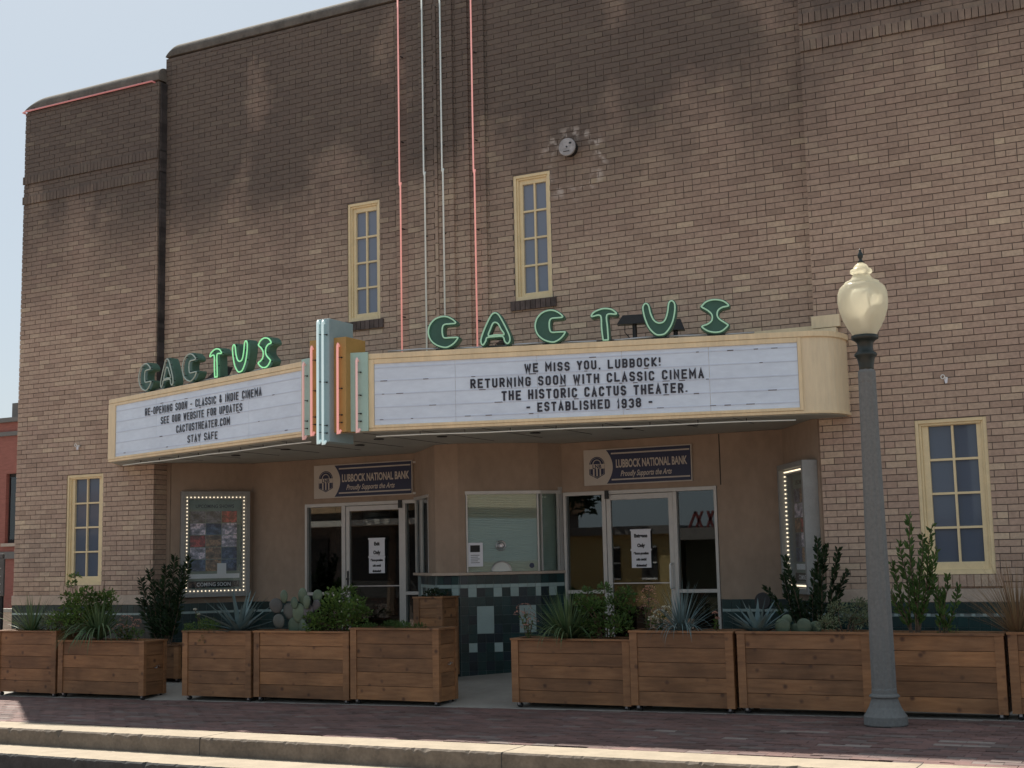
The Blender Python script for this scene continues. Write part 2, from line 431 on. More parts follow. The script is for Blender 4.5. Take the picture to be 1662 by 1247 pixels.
# ================================================================ GROUND
def g(x): return 0.0115*(x+5.5)
def gy(x, y):
    if y < -1.65: return g(x)
    t_ = min(1, (y+1.65)/2.25); return g(x)*(1-t_)+.13*t_
def sheet(name, xs, ys, zf, mat, label=None):
    m = MB(); k = 0
    for y in ys:
        for x in xs: m.v.append((x, y, zf(x, y)))
    n = len(xs)
    for j in range(len(ys)-1):
        for i in range(n-1):
            m.f.append((j*n+i, j*n+i+1, (j+1)*n+i+1, (j+1)*n+i)); m.m.append(0)
    o = m.build(name, mat); o["kind"] = "structure"; return o
XS = [-60, -40, -28, -22, -18, -15, -12, -9, -6, -3, 0, 3, 8, 14, 25, 45]
e1 = lambda x: -4.19-.042*(x+10.6)          # upper kerb line
e2 = lambda x: -4.74-.042*(x+9.3)           # lower step line
sheet("apron_floor", [-15.2, -12, -9, -6, -3, -1.16], [-1.621, -1.62, -1.2, -.6, 0, .6, 1.3], lambda x, y: gy(x, y) if y > -1.6205 else -.3, MT['conc'])
sheet("side_ground", [-45, -30, -20, -15.21], [-1.621, -1.62, 5, 30, 60], lambda x, y: g(x)-.004 if y > -1.6205 else -.4, MT['conc'])
sheet("side_ground", [-1.15, 3, 10, 45], [-1.621, -1.62, 5, 30, 60], lambda x, y: g(x)-.004 if y > -1.6205 else -.4, MT['conc'])
# pavement bed with its pavers
bed = MB()
for i in range(len(XS)-1):
    a, b = XS[i], XS[i+1]
    bed.poly([(a, e1(a)+.38, g(a)-.012), (b, e1(b)+.38, g(b)-.012), (b, -1.55, g(b)-.012), (a, -1.55, g(a)-.012)])
pavement = bed.build("brick_pavement", MT['pave']); pavement["kind"] = "structure"
pu = unit_mesh("paver", MT['paver']); pul = unit_mesh("paver", MT['paver_l'])
cells = []
ry = -1.64; row = 0
while ry > -4.6:
    y1 = ry; y0 = ry-.098
    x = -16.5+(row % 2)*.1
    while x < 2.2:
        if y0 > e1(x+.1)+.385: cells.append((x, y0))
        x += .202
    ry -= .101; row += 1
PALE = {(-2.75, -3.42): 2, (-1.95, -3.22): 2, (-1.95, -3.02): 2, (-3.15, -2.75): 2, (-4.3, -2.9): 1, (-3.6, -3.2): 1, (-5.1, -2.7): 1, (-7.3, -2.6): 1, (-4.4, -2.3): 1, (-9.3, -2.7): 1}
def is_pale(x, y):
    for (a, b), n in PALE.items():
        if abs(x-a) < .1*n and -.045-.0 < y-b < .055: return n
    return 0
def inview(x, y, z, mg=0.0):
    d = Vector((x, y, z))-CAM; q = d.dot(fw); 
    if q <= 0: return False
    return abs(d.dot(rr)/q) < .381+mg and abs(d.dot(uu)/q) < .286+mg
cells.sort(key=lambda c: (Vector((c[0], c[1], 0))-CAM).length if inview(c[0]+.1, c[1], 0) else 99)
stuffp = MB(); npv = 0
for (x, y) in cells:
    h = rnd.uniform(-.0025, .0025)
    z0 = g(x+.1)
    if npv < 290 and inview(x+.1, y+.05, z0):
        add("paver", pul if is_pale(x+.1, y+.05) else pu, pavement, (x, y, z0-.03+h), (.197, .096, .03)); npv += 1
    else:
        stuffp.box(x, x+.197, y, y+.096, z0-.03+h, z0+h)
stuffp.build("paver_field", MT['paver'], pavement, kind="stuff")
# kerb: broken-edged concrete top and darker face, then the lower step
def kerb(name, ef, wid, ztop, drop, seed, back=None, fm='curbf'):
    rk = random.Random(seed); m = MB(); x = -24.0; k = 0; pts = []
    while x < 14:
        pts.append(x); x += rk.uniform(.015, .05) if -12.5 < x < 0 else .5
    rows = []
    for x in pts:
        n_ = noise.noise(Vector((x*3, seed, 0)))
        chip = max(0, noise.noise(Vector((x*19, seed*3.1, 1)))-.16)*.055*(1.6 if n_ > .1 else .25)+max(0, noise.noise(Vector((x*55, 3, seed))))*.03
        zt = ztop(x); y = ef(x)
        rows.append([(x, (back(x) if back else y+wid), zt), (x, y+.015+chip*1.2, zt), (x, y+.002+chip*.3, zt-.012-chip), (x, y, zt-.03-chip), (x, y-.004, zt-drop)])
    k = 0
    for r_ in rows: m.v += r_
    for i in range(len(rows)-1):
        for j in range(4):
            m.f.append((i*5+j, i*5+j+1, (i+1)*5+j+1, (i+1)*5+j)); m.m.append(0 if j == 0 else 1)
    # upward normals
    m.f = [q[::-1] for q in m.f]
    m.f = [q[::-1] for q in m.f]
    o = m.build(name, [MT['curb'], MT[fm]]); o["kind"] = "structure"; return o
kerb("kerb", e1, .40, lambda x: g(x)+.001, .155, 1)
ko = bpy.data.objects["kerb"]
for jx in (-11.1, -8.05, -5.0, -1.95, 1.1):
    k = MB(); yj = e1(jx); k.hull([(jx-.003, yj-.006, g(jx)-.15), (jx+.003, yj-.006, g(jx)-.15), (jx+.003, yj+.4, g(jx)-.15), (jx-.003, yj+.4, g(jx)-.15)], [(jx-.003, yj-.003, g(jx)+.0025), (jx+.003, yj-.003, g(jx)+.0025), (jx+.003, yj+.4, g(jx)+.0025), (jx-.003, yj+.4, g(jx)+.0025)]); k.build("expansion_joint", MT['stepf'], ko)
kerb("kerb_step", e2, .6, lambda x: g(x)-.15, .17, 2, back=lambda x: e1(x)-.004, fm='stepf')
sheet("street", [-60, -30, -12, 0, 20, 50], [-60, -30, -16, -9, -5.4, -4.3], lambda x, y: g(x)-.315 if y > -20 else g(x)-.32, MT['asphalt'])
sheet("far_ground", [-900, -60], [-900, -60, 60, 900], lambda x, y: -.9, MT['earth'])
sheet("far_ground", [-60, 50, 900], [60, 900], lambda x, y: -.9, MT['earth'])
sheet("far_ground", [50, 900], [-900, -60, 60], lambda x, y: -.9, MT['earth'])
sheet("far_ground", [-60, 50], [-900, -60], lambda x, y: -.9, MT['earth'])

# ================================================================ THEATER BUILDING
TB = thing("theater_building", "tan brick theater with a stepped parapet, rounded dark coping and narrow cream windows", "theater", (-8.2, 0, 0))
XL, XR = -15.2, -1.16           # outer corners
PL, PR = -12.62, -3.65          # inner edges of the two wings
CY = .14                        # face of the recessed centre
TW, TC = 8.33, 8.69             # parapet tops
wall = MB()                     # masonry backing = mortar plane, 9 mm behind the brick faces
q = .009
WINS = {  # x0,x1,z0,z1 openings
 'wl': (-14.21, -13.53, 1.215, 2.725), 'wr': (-2.70, -2.02, 1.215, 2.725),
 'cl': (-9.575, -9.09, 4.43, 5.945), 'cr': (-7.20, -6.715, 4.44, 5.945)}
def slab_with_hole(m, x0, x1, yf, yb, z0, z1, holes):
    xs = sorted({x0, x1, *[h for q_ in holes for h in q_[:2]]}); zs = sorted({z0, z1, *[h for q_ in holes for h in q_[2:]]})
    for i in range(len(xs)-1):
        for j in range(len(zs)-1):
            cx, cz = (xs[i]+xs[i+1])/2, (zs[j]+zs[j+1])/2
            if any(a < cx < b and c < cz < d for a, b, c, d in holes): continue
            m.box(xs[i], xs[i+1], yf, yb, zs[j], zs[j+1])
slab_with_hole(wall, XL+.009, PL-q, q, .5, 0-.2, TW-.22, [WINS['wl']])
slab_with_hole(wall, PR+q, XR-.009, q, .5, 0-.2, TW-.22, [WINS['wr']])
slab_with_hole(wall, PL-q, PR+q, CY+q, .5, 2.85, TC-.22, [WINS['cl'], WINS['cr']])
front_wall = wall.build("front_wall", MT['mortar'], TB)
body = MB()
body.box(XL+.02, XR-.02, 3.6, 20, -.2, 8.0); body.box(XL+.02, PL-.02, .5, 3.6, -.2, 7.9); body.box(PR+.02, XR-.02, .5, 3.6, -.2, 7.9)
body.box(PL-.02, PR+.02, .5, 3.6, 2.95, 8.2)
body.build("building_body", MT['redbrick'], TB)

# --- brick courses
PITCH = .0663; JT = .009; BL = .2045
rects = []        # (x0,x1,y,z0,z1) individual faces
def rows_std(z0, z1):
    out = []; z = z0; i = 0
    while z+PITCH <= z1+.002: out.append((z, z+PITCH-JT, 's')); z += PITCH
    if z1-z > .025: out.append((z, z1-JT, 's'))
    return out
rl_ = random.Random(21)
def lay(x0, x1, y, rows, holes=(), phase=0.0, proud=0.0):
    for i, (a, b, k) in enumerate(rows):
        L = BL if k == 's' else .0655
        off = phase+((i % 2)*.5*BL if k == 's' else 0)
        x = math.floor((x0-off)/L)*L+off; yy = y-(.022 if k == 'h' else 0)-proud
        full = L; half = 0
        while x < x1:
            if half: half -= 1
            elif k == 's' and rl_.random() < .07: half = 1; L = full*.5
            else: L = full
            p0, p1 = max(x, x0), min(x+L-.0075, x1)
            segs = [(p0, p1)]
            for (h0, h1, h2, h3) in holes:
                if b > h2+.005 and a < h3-.005:
                    ns = []
                    for s0, s1 in segs:
                        if s1 <= h0 or s0 >= h1: ns.append((s0, s1)); continue
                        if s0 < h0: ns.append((s0, h0))
                        if s1 > h1: ns.append((h1, s1))
                    segs = ns
            for s0, s1 in segs:
                if s1-s0 > .018: rects.append((s0, s1, yy, a, b))
            x += L
def wing_rows():
    n = int((6.714-1.081)/PITCH); zb = 6.714-n*PITCH
    r = [(1.083, zb-JT, 's')] if zb-1.083 > .02 else []
    r += rows_std(zb, 6.714+.001)
    r += [(6.714, 6.714+.112, 'h')]; r += rows_std(6.826, 7.012)
    r += [(7.014, 7.014+.112, 'h')]; r += rows_std(7.126, TW-.235)
    return r
WR = wing_rows()
lay(XL, PL, 0, WR, [WINS['wl']], .03); lay(PR, XR, 0, WR, [WINS['wr']], .07)
# centre: pilaster stepping out towards the middle in three steps
STEPS = [(PL, -8.82, 0), (-8.82, -8.63, .03), (-8.63, -8.44, .06), (-8.44, -8.222, .09), (-8.176, -7.96, .09), (-7.96, -7.76, .06), (-7.76, -7.55, .03), (-7.55, PR, 0)]
CR = rows_std(2.85, TC-.24)
core = MB()
for (a, b, p) in STEPS:
    lay(a, b, CY-p, CR, [WINS['cl'], WINS['cr']], .05)
    if p: core.box(a+.004 if a < -8.2 else a-.2, b-.006 if b > -8.2 else b+.2, CY-p+q, CY+.02, 2.85, TC-.24)
core2 = MB(); core2.box(-8.64, -7.77, CY-.06+q, CY, 2.86, TC-.241); core2.box(-8.44, -7.965, CY-.09+q, CY-.055, 2.861, TC-.242); core2.box(-8.82, -7.556, CY-.03+q, CY+.01, 2.862, TC-.243)
core2.build("pilaster_core", MT['mortar'], TB)
# upright bricks up the middle joint
z = 2.85; 
while z < TC-.45:
    rects.append((-8.218, -8.18, CY-.105, z, z+.19)); z += .2
# returns (brick ends seen from the side)
ret = MB()
for (a, b, k) in WR:
    yy = CY if a > 2.83 else .25
    ret.box(PL-.05, PL, .049, yy-.001, a, b); ret.box(XL, XL+.05, .049, .5, a, b); ret.box(XR-.05, XR, .049, .5, a, b)
    if a > 2.83: ret.box(PR, PR+.05, .049, yy-.001, a, b)
ret.build("brick_return", MT['brick'], front_wall, kind="stuff")
sr = MB()  # strip over the left wing's return, soot and shade both put into its colour
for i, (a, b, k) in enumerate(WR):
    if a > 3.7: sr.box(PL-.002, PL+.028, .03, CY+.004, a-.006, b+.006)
sr.build("sooty_shaded_return", MT['soot'], TB)
# back plate behind the thin joints of returns
rects.sort(key=lambda r: (Vector(((r[0]+r[1])/2, r[2], (r[3]+r[4])/2))-CAM).length)
ub = unit_mesh("brick", MT['brick']); bulk = MB(); nb = 0
rb = random.Random(3)
for (x0, x1, y, z0, z1) in rects:
    j = rb.uniform(-.003, .003)
    if nb < 298 and inview((x0+x1)/2, y, (z0+z1)/2) and x1-x0 > .08 and z0 > 1.08:
        add("brick", ub, front_wall, (x0, y+j, z0), (x1-x0, .04, z1-z0)); nb += 1
    else:
        bulk.box(x0, x1, y+j, y+.04, z0, z1, back=False)
bulk.build("brickwork", MT['brick'], front_wall, kind="stuff")

# --- coping: bull-nosed stained concrete with rounded ends
def coping(x0, x1, y0, ztop, name, rl, rr_):
    H = .20; D = .42; m = MB(); prof = []
    for i in range(9):
        a = math.pi/2*i/8; prof.append((y0-.02+.15*(1-math.sin(a)) if 0 else y0-.02+.16*(1-math.cos(a)), ztop-.16+.16*math.sin(a)))
    prof = [(y0-.02, ztop-H)]+prof+[(y0+D, ztop), (y0+D, ztop-H)]
    xs = []
    n = 8
    if rl: xs += [(x0+rl*(1-math.cos(math.pi/2*i/n)), math.sin(math.pi/2*i/n)) for i in range(n)]
    xs += [(x0+rl, 1.)]; xs += [(x1-rr_, 1.)]
    if rr_: xs += [(x1-rr_*(1-math.cos(math.pi/2*i/n)), math.sin(math.pi/2*i/n)) for i in range(n-1, -1, -1)]
    full = []
    for i in range(len(xs)-1):
        full.append(xs[i]); 
        L = xs[i+1][0]-xs[i][0]
        if L > 1:
            k = int(L/.6)
            for j in range(1, k): full.append((xs[i][0]+L*j/k, 1.))
    full.append(xs[-1])
    P = len(prof)
    for (x, s) in full:
        wob = .006*noise.noise(Vector((x*1.3, 0, 2)))
        for (y, z) in prof: m.v.append((x, y, (ztop-H)+(z-(ztop-H))*max(s, .08)+wob))
    for i in range(len(full)-1):
        for j in range(P):
            j2 = (j+1) % P; m.f.append((i*P+j, (i+1)*P+j, (i+1)*P+j2, i*P+j2)); m.m.append(0)
    m.f.append(tuple(range(P))); m.m.append(0); m.f.append(tuple((len(full)-1)*P+j for j in range(P))[::-1]); m.m.append(0)
    return m.build(name, MT['coping'], TB, smooth=False)
coping(XL-.01, PL+.01, 0, TW, "coping", .38, .02)
coping(PR-.01, XR+.01, 0, TW, "coping", .02, .38)
coping(PL+.0, PR-.0, CY, TC, "coping", .17, .17)
# --- stone band and tiled plinth of the wings
def tile_field(fr, s0, s1, z_top, z_bot, parent, mt, n_col=None, dcols=.105, ztile=.105, stripe=None, ind_from=None, dots=False):
    """glazed tiles on a wall frame; returns nothing. ind_from: tiles above this z are single objects"""
    bk = MB(); bk.box(s0, s1, .0, .006, z_bot, z_top, fr); base = bk.build("tile_backing", MT['grout'], parent)
    rest = MB(); rows = []; z = z_top-.0025
    first = True
    while z > z_bot+.02:
        h = min(ztile, z-z_bot); rows.append((z-h+.004, z, False)); z -= h
        if first and stripe: rows.append((z-stripe+.004, z, True)); z -= stripe
        first = False
    n = n_col or max(1, round((s1-s0)/dcols)); dw = (s1-s0)/n
    for (a, b, st) in rows:
        for i in range(n):
            x0 = s0+i*dw+.002; x1 = x0+dw-.004
            if ind_from is not None and a > ind_from:
                mesh = mt['tl'] if st else mt['td']
                if st and dots:
                    c = (x0+x1)/2; o = add("tile", mt['tl'], parent, fr.P(c-.02, .006, a), (.035, .006, b-a), (0, 0, fr.yaw()))
                    o.scale = (.035, -.007, b-a)
                    continue
                o = add("tile", mesh, parent, fr.P(x0, .006, a), (x1-x0, -.007-rb.uniform(0, .0015), b-a), (0, 0, fr.yaw()))
            else: rest.box(x0, x1, .005, .013, a, b, fr)
    if rest.v: rest.build("lower_tiles", MT['tile'], parent, kind="stuff")
TM = dict(td=unit_mesh("tile", MT['tile']), tl=unit_mesh("tile", MT['tile_l']), tb=unit_mesh("tile", MT['tile_b']))
for (a, b) in ((XL, PL), (PR, XR)):
    st = MB(); st.box(a-.012, b+.012, -.02, .3, .952, 1.08); st.build("stone_band", MT['stone'], TB, bevel=.006)
plinth = MB().box(XL+.02, XL+.03, .0, .01, .3, .31).build("tiled_plinth", MT['grout'], TB)
tile_field(F((XL, -.004), (PL, -.004)), 0, PL-XL, .95, .03, plinth, TM, stripe=.028, ind_from=.72)
tile_field(F((PR, -.004), (XR, -.004)), 0, XR-PR, .95, .08, plinth, TM, stripe=.03, ind_from=.72, dots=True)

# --- windows
def window(x0, x1, z0, z1, y, gx0, gx1, gz0, gz1, sill, pm='pane'):
    """painted wood window set 6 cm back: casing, sash bars, eight panes"""
    m = MB(); yo = y+.012; c = .035
    # outer casing
    m.box(x0, x0+c, yo, y+.16, z0, z1); m.box(x1-c, x1, yo, y+.16, z0, z1); m.box(x0+c, x1-c, yo, y+.16, z1-c, z1)
    m.box(x0+c, x1-c, yo-.004, y+.16, z0, z0+.045)
    # stepped brick-mould
    c2 = c+.022
    m.box(x0+c, x0+c2, yo+.018, y+.15, z0+.045, z1-c); m.box(x1-c2, x1-c, yo+.018, y+.15, z0+.045, z1-c); m.box(x0+c2, x1-c2, yo+.018, y+.15, z1-c2, z1-c)
    # sash
    ys = y+.05
    m.box(x0+c2, gx0, ys, y+.12, z0+.045, z1-c2); m.box(gx1, x1-c2, ys, y+.12, z0+.045, z1-c2)
    m.box(gx0, gx1, ys, y+.12, gz1, z1-c2); m.box(gx0, gx1, ys, y+.12, z0+.045, gz0)
    wn = m.build("window", MT['win_paint'], TB, bevel=.003)
    cx = (gx0+gx1)/2; bw = .011; H = (gz1-gz0)/4
    b = MB(); b.box(cx-bw, cx+bw, ys+.006, y+.11, gz0, gz1); b.build("glazing_bar", MT['win_paint'], wn)
    for i in range(1, 4):
        for (p0, p1) in ((gx0, cx-bw), (cx+bw, gx1)):
            b = MB(); b.box(p0, p1, ys+.008, y+.11, gz0+H*i-bw, gz0+H*i+bw); b.build("glazing_bar", MT['win_paint'], wn)
    for i in range(4):
        for (p0, p1) in ((gx0, cx-bw), (cx+bw, gx1)):
            b = MB(); b.box(p0, p1, y+.082, y+.088, gz0+H*i+(bw if i else 0), gz0+H*(i+1)-(bw if i < 3 else 0)); b.build("pane", MT[pm], wn)
    k = MB(); k.box(x0, x1, y+.17, y+.2, z0, z1); k.build("blocked_opening", MT['interior'], wn)
    s = MB(); x = x0-.05
    while x < x1+.03:
        s.box(x, x+.058, y-.03, y+.12, z0-.115, z0-.006); x += .0665
    s.box(x0-.045, x1+.04, y-.02, y+.12, z0-.11, z0-.012)
    s.build("brick_sill", sill, wn)
    return wn
window(*WINS['wl'], 0, -14.10, -13.645, 1.335, 2.665, MT['brick'])
window(*WINS['wr'], 0, -2.580, -2.125, 1.335, 2.662, MT['brick'])
window(*WINS['cl'], CY, -9.475, -9.165, 4.53, 5.83, MT['dark_brick'], 'pane2')
window(*WINS['cr'], CY, -7.098, -6.79, 4.53, 5.835, MT['dark_brick'], 'pane2')

# --- entrance recess: splayed side walls, storefront wall, ceiling, room behind
SL = F((-12.58, .25), (-11.85, 1.1)); SR = F((-4.37, 1.1), (-3.68, .04))
DW = 1.1
rc = MB()
rc.box(-12.62, -12.56, .252, .3, 0, 2.828)
rc.box(0, SL.L, -.08, 0, .951, 2.828, SL); rc.box(0, SR.L, -.08, 0, .951, 2.828, SR)
rc.box(-11.87, -10.95, DW, DW+.12, .951, 2.828); rc.box(-5.16, -4.36, DW, DW+.12, .951, 2.828)
rc.box(-11.87, -4.36, DW+.001, DW+.12, 2.232, 2.827)
rc.build("stucco_recess_wall", MT['stucco'], TB)
rc = MB(); rc.box(-11.9, -10.95, DW+.02, DW+.12, -.1, .95); rc.box(-5.16, -4.35, DW+.02, DW+.12, -.1, .95); rc.box(0, SL.L, -.08, -.02, -.1, .95, SL); rc.box(0, SR.L, -.08, -.02, -.1, .95, SR)
rc.build("recess_plinth", MT['grout'], TB)
tile_field(F((-11.86, DW+.012), (-10.96, DW+.012)), 0, .9, .95, .1, plinth, TM, stripe=.032, ind_from=.72)
tile_field(F((-5.15, DW+.012), (-4.38, DW+.012)), 0, .77, .95, .1, plinth, TM, stripe=.032, ind_from=.72)
def inset(fr, d): return F((fr.P(0, d, 0).x, fr.P(0, d, 0).y), (fr.P(fr.L, d, 0).x, fr.P(fr.L, d, 0).y))
tile_field(inset(SL, -.012), 0, SL.L, .95, .1, plinth, TM, stripe=.032, ind_from=.72)
tile_field(inset(SR, -.012), 0, SR.L, .95, .1, plinth, TM, stripe=.032, ind_from=.72)
cl = MB(); cl.prism([(-12.62, .02), (-3.65, .02), (-3.65, .3), (-4.3, 1.35), (-12, 1.35), (-12.62, .3)], 2.83, 2.86); cl.build("recess_ceiling", MT['soffit'], TB)
for xx in (-5.11, ):
    j = MB(); j.box(xx-.006, xx+.006, DW-.002, DW+.01, 2.24, 2.82); j.build("control_joint", MT['interior'], TB)
room = MB()
room.box(-12.2, -4.2, 3.4, 3.5, 0, 2.9); room.box(-12.2, -12.1, 1.25, 3.4, 0, 2.9); room.box(-4.3, -4.2, 1.25, 3.4, 0, 2.9); room.box(-12.1, -4.3, 1.23, 3.4, 2.84, 2.9); room.box(-12.1, -4.3, 1.14, 3.4, .09, .125)
room.build("lobby_interior", MT['interior'], TB)
# ================================================================ STOREFRONTS
def storefront(X, ztop, zb, label, handle_side, xs_):
    """xs_: outer left, sidelight end, door start, door end, outer right"""
    a, b, c, d, e = xs_; T = .035; y = DW
    S = thing("entrance_storefront", label, "glass doors", ((a+e)/2, y, zb))
    m = MB()
    m.box(a, a+T, y-.01, y+.09, zb, ztop); m.box(e-T, e, y-.01, y+.09, zb, ztop); m.box(a+T, e-T, y-.01, y+.09, ztop-.045, ztop)
    m.box(b, c, y-.008, y+.09, zb, ztop-.045); m.box(d, d+.045, y-.008, y+.09, zb, ztop-.045)
    m.box(a+T, b, y-.006, y+.08, 1.025, 1.066); m.box(d+.045, e-T, y-.006, y+.08, 1.025, 1.066)
    m.box(a+T, b, y-.006, y+.08, zb, zb+.1); m.box(d+.045, e-T, y-.006, y+.08, zb, zb+.1)
    m.build("frame", MT['alu'], S, bevel=.003)
    for (p0, p1) in ((a+T, b), (d+.045, e-T)):
        for (z0, z1) in ((zb+.1, 1.025), (1.066, ztop-.045)):
            if p1-p0 > .03:
                k = MB(); k.box(p0, p1, y+.035, y+.041, z0, z1); k.build("sidelight_pane", MT['glass'], S)
    dm = MB(); W = .06; z1 = ztop-.05
    dm.box(c+.004, c+W, y+.002, y+.05, zb+.01, z1); dm.box(d-W, d-.004, y+.002, y+.05, zb+.01, z1); dm.box(c+W, d-W, y+.002, y+.05, z1-.065, z1); dm.box(c+W, d-W, y+.002, y+.05, zb+.01, zb+.2)
    door = dm.build("door", MT['alu'], S, bevel=.003)
    k = MB(); k.box(c+W, d-W, y+.022, y+.028, zb+.2, z1-.065); k.build("door_pane", MT['glass'], door)
    k = MB(); k.box(c+W, d-W, y+.012, y+.02, 1.135, 1.147); k.build("push_bar", MT['steel'], door)
    if handle_side == 'r':
        hx = d-.035; k = MB(); k.tube([(hx, y, 1.36), (hx, y-.05, 1.36), (hx-.005, y-.055, 1.34), (hx-.005, y-.055, 1.10), (hx, y-.05, 1.08), (hx, y, 1.08)], .011, 8); k.build("pull_handle", MT['white'], door, smooth=True)
        k = MB(); k.lathe([(.001, 0), (.022, 0), (.02, .01), (.001, .012)], (0, 0, 0), 12); lk = k.build("lock_cylinder", MT['blackm'], door); lk.rotation_euler = (rad(90), 0, 0); lk.location = Vector((hx+.01, y, 1.24))-org(door)
    else:
        hx = c+.035; k = MB(); k.box(hx-.012, hx+.012, y-.006, y+.002, 1.15, 1.34); k.tube([(hx, y-.004, 1.235), (hx, y-.03, 1.235)], .012, 8); k.build("lock_plate", MT['blackm'], door)
    k = MB(); k.box((c if handle_side == 'r' else d-.05), (c+.045 if handle_side == 'r' else d), y-.03, y-.009, z1-.05, z1+.05); k.build("hinge_cap", MT['blackm'], door)
    return S
storefront(0, 2.232, .13, "aluminium framed entrance door with a white pull handle right of the ticket booth", 'r', (-7.11, -6.60, -6.55, -5.70, -5.165))
storefront(0, 2.232, .13, "aluminium framed exit door left of the ticket booth, behind the rose bush", 'l', (-10.955, -10.36, -10.30, -9.41, -9.12))
def notice(x, z, lines, label, w_=.245, h=.225, sz=.05, group=None):
    m = MB(); m.box(x-w_/2, x+w_/2, DW-.0005, DW+.0015, z, z+h); o = m.build("paper_notice", MT['paper'])
    tag(o, label, "notice"); 
    if group: o["group"] = group
    n = len(lines)
    for i, s in enumerate(lines):
        text("printed_words", s, sz, (x, DW-.002, z+h-(i+.72)*h/n-sz*.1), (1, 0, 0), (0, 0, 1), MT['ink'], o, xs=.9, bold=.004)
    for dz in (.004,):
        t_ = MB(); t_.box(x-w_/2-.01, x+w_/2+.01, DW-.003, DW-.001, z+h-.012, z+h+.008); t_.build("tape", MT['paper'], o)
notice(-6.115, 1.533, ["Entrance", "Only"], "paper notice reading Entrance Only taped to the right door", sz=.052)
notice(-6.115, 1.318, ["Please practice", "safe social", "distancing!"], "social distancing notice on the right door, below the Entrance Only sheet", sz=.034, h=.21)
notice(-9.81, 1.525, ["Exit", "Only"], "paper notice reading Exit Only on the left door", sz=.06)
notice(-9.81, 1.305, ["Please practice", "safe social", "distancing!"], "social distancing notice on the left door, below the Exit Only sheet", sz=.034, h=.21)
# added drum hung in the lobby, standing in for a reflection in the exit door
pd = thing("reflection_drum", "ribbed metal drum hung in the lobby as a stand-in for a reflection in the exit door", "lamp", (-10.25, 1.75, 2.1))
k = MB(); k.lathe([(.17, 0), (.18, .01), (.18, .07), (.165, .075), (.18, .09), (.18, .16), (.165, .165), (.18, .18), (.18, .25), (.17, .26)], (-10.25, 1.75, 1.98), 24); k.build("drum_shade", MT['steel'], pd, smooth=True)
k = MB(); k.tube([(-10.25, 1.75, 2.24), (-10.25, 1.75, 2.84)], .008, 6); k.build("rod", MT['blackm'], pd)

# ================================================================ TICKET BOOTH
KB = thing("ticket_booth", "angular ticket booth with a tiled base and blinds behind its glass, between the doors", "ticket booth", (-8.2, .8, .12))
KP = [(-9.22, 1.1), (-9.03, .93), (-8.40, .25), (-8.08, .25), (-7.30, .83), (-7.12, 1.1)]
CT = 1.27   # counter underside
KF = [F(KP[i], KP[i+1]) for i in range(5)]
m = MB(); m.prism([(-9.2, 1.12)]+[(F_.P(F_.L if i else 0, -.02, 0).x, F_.P(F_.L if i else 0, -.02, 0).y) for i, F_ in enumerate(KF)][1:-1]+[(-7.14, 1.12)], .0, CT-.002); m.build("base_core", MT['grout'], KB)
# upper stucco: header and piers
m = MB(); WT = 2.25
hp = [(x, y) for x, y in KP]
m.hull([(x, y, WT) for x, y in hp], [(x, y, 2.829) for x, y in hp])
f = KF[3]; m.box(0, .085, -.12, 0, CT+.03, WT, f)
f = KF[2]; m.box(0, f.L, -.12, -.001, CT+.03, WT, f)
f = KF[1]; m.box(f.L-.42, f.L, -.12, 0, CT+.03, WT, f)
m.build("stucco_pier", MT['stucco'], KB)
# counter
m = MB(); off = [(-9.26, 1.1), (-9.075, .9), (-8.425, .2), (-8.06, .2), (-7.265, .80), (-7.09, 1.09)]
m.prism(off, CT, CT+.032); m.build("counter", MT['stone'], KB, bevel=.004)
# windows
def booth_window(fr, s0, s1, nm="window"):
    m = MB(); z0, z1 = CT+.034, WT
    m.box(s0, s0+.018, -.03, .008, z0, z1, fr); m.box(s1-.018, s1, -.03, .008, z0, z1, fr); m.box(s0-.01, s1+.03, -.03, .02, z1-.03, z1+.008, fr)
    wn = m.build("window", MT['alu'], KB)
    k = MB(); k.box(s0+.018, s1-.018, -.016, -.01, z0, z1-.03, fr); k.build("pane", MT['boothglass'], wn)
    k = MB(); z = z0+.004
    while z < z1-.05:
        k.hull([fr.P(s0+.02, -.055, z), fr.P(s1-.02, -.055, z), fr.P(s1-.02, -.068, z+.011), fr.P(s0+.02, -.068, z+.011)], [fr.P(s0+.02, -.0555, z+.0012), fr.P(s1-.02, -.0555, z+.0012), fr.P(s1-.02, -.0685, z+.0122), fr.P(s0+.02, -.0685, z+.0122)]); z += .021
    k.build("blind_slats", MT['blind'], wn, kind="stuff")
    k = MB(); k.box(s0, s1, -.09, -.075, z0, z1, fr); k.build("blind_backing", MT['blind'], wn)
    return wn
w3 = booth_window(KF[3], .09, KF[3].L-.01); booth_window(KF[1], .02, KF[1].L-.43); booth_window(KF[4], .02, KF[4].L-.06); booth_window(KF[0], .02, KF[0].L-.02)
m = MB(); f = KF[4]; 
for i in range(4): m.box(f.L-.06+i*.015, f.L-.06+i*.015+.009, -.04, .004+.004*(i % 2), CT+.034, WT+.05, f)
m.build("aluminium_jamb", MT['alu'], KB)
f = KF[3]
def ring(fr, s, z, R, r, d=0, a0=0, a1=2*math.pi, n=20): return [fr.P(s+R*math.cos(a0+(a1-a0)*i/n), d, z+R*math.sin(a0+(a1-a0)*i/n)) for i in range(n+(0 if a1-a0 > 6.2 else 1))]
k = MB(); k.tube(ring(f, .5, 1.61, .055, 0, .004), .008, 6, closed=True); k.tube(ring(f, .5, 1.61, .028, 0, .002), .012, 6, closed=True); k.box(.485, .515, -.005, .004, 1.595, 1.625, f); k.build("speak_through_grille", MT['steel'], w3)
k = MB(); k.tube(ring(f, .505, CT+.04, .115, 0, .003, 0, math.pi), .008, 6); k.build("money_slot_arch", MT['steel'], w3)
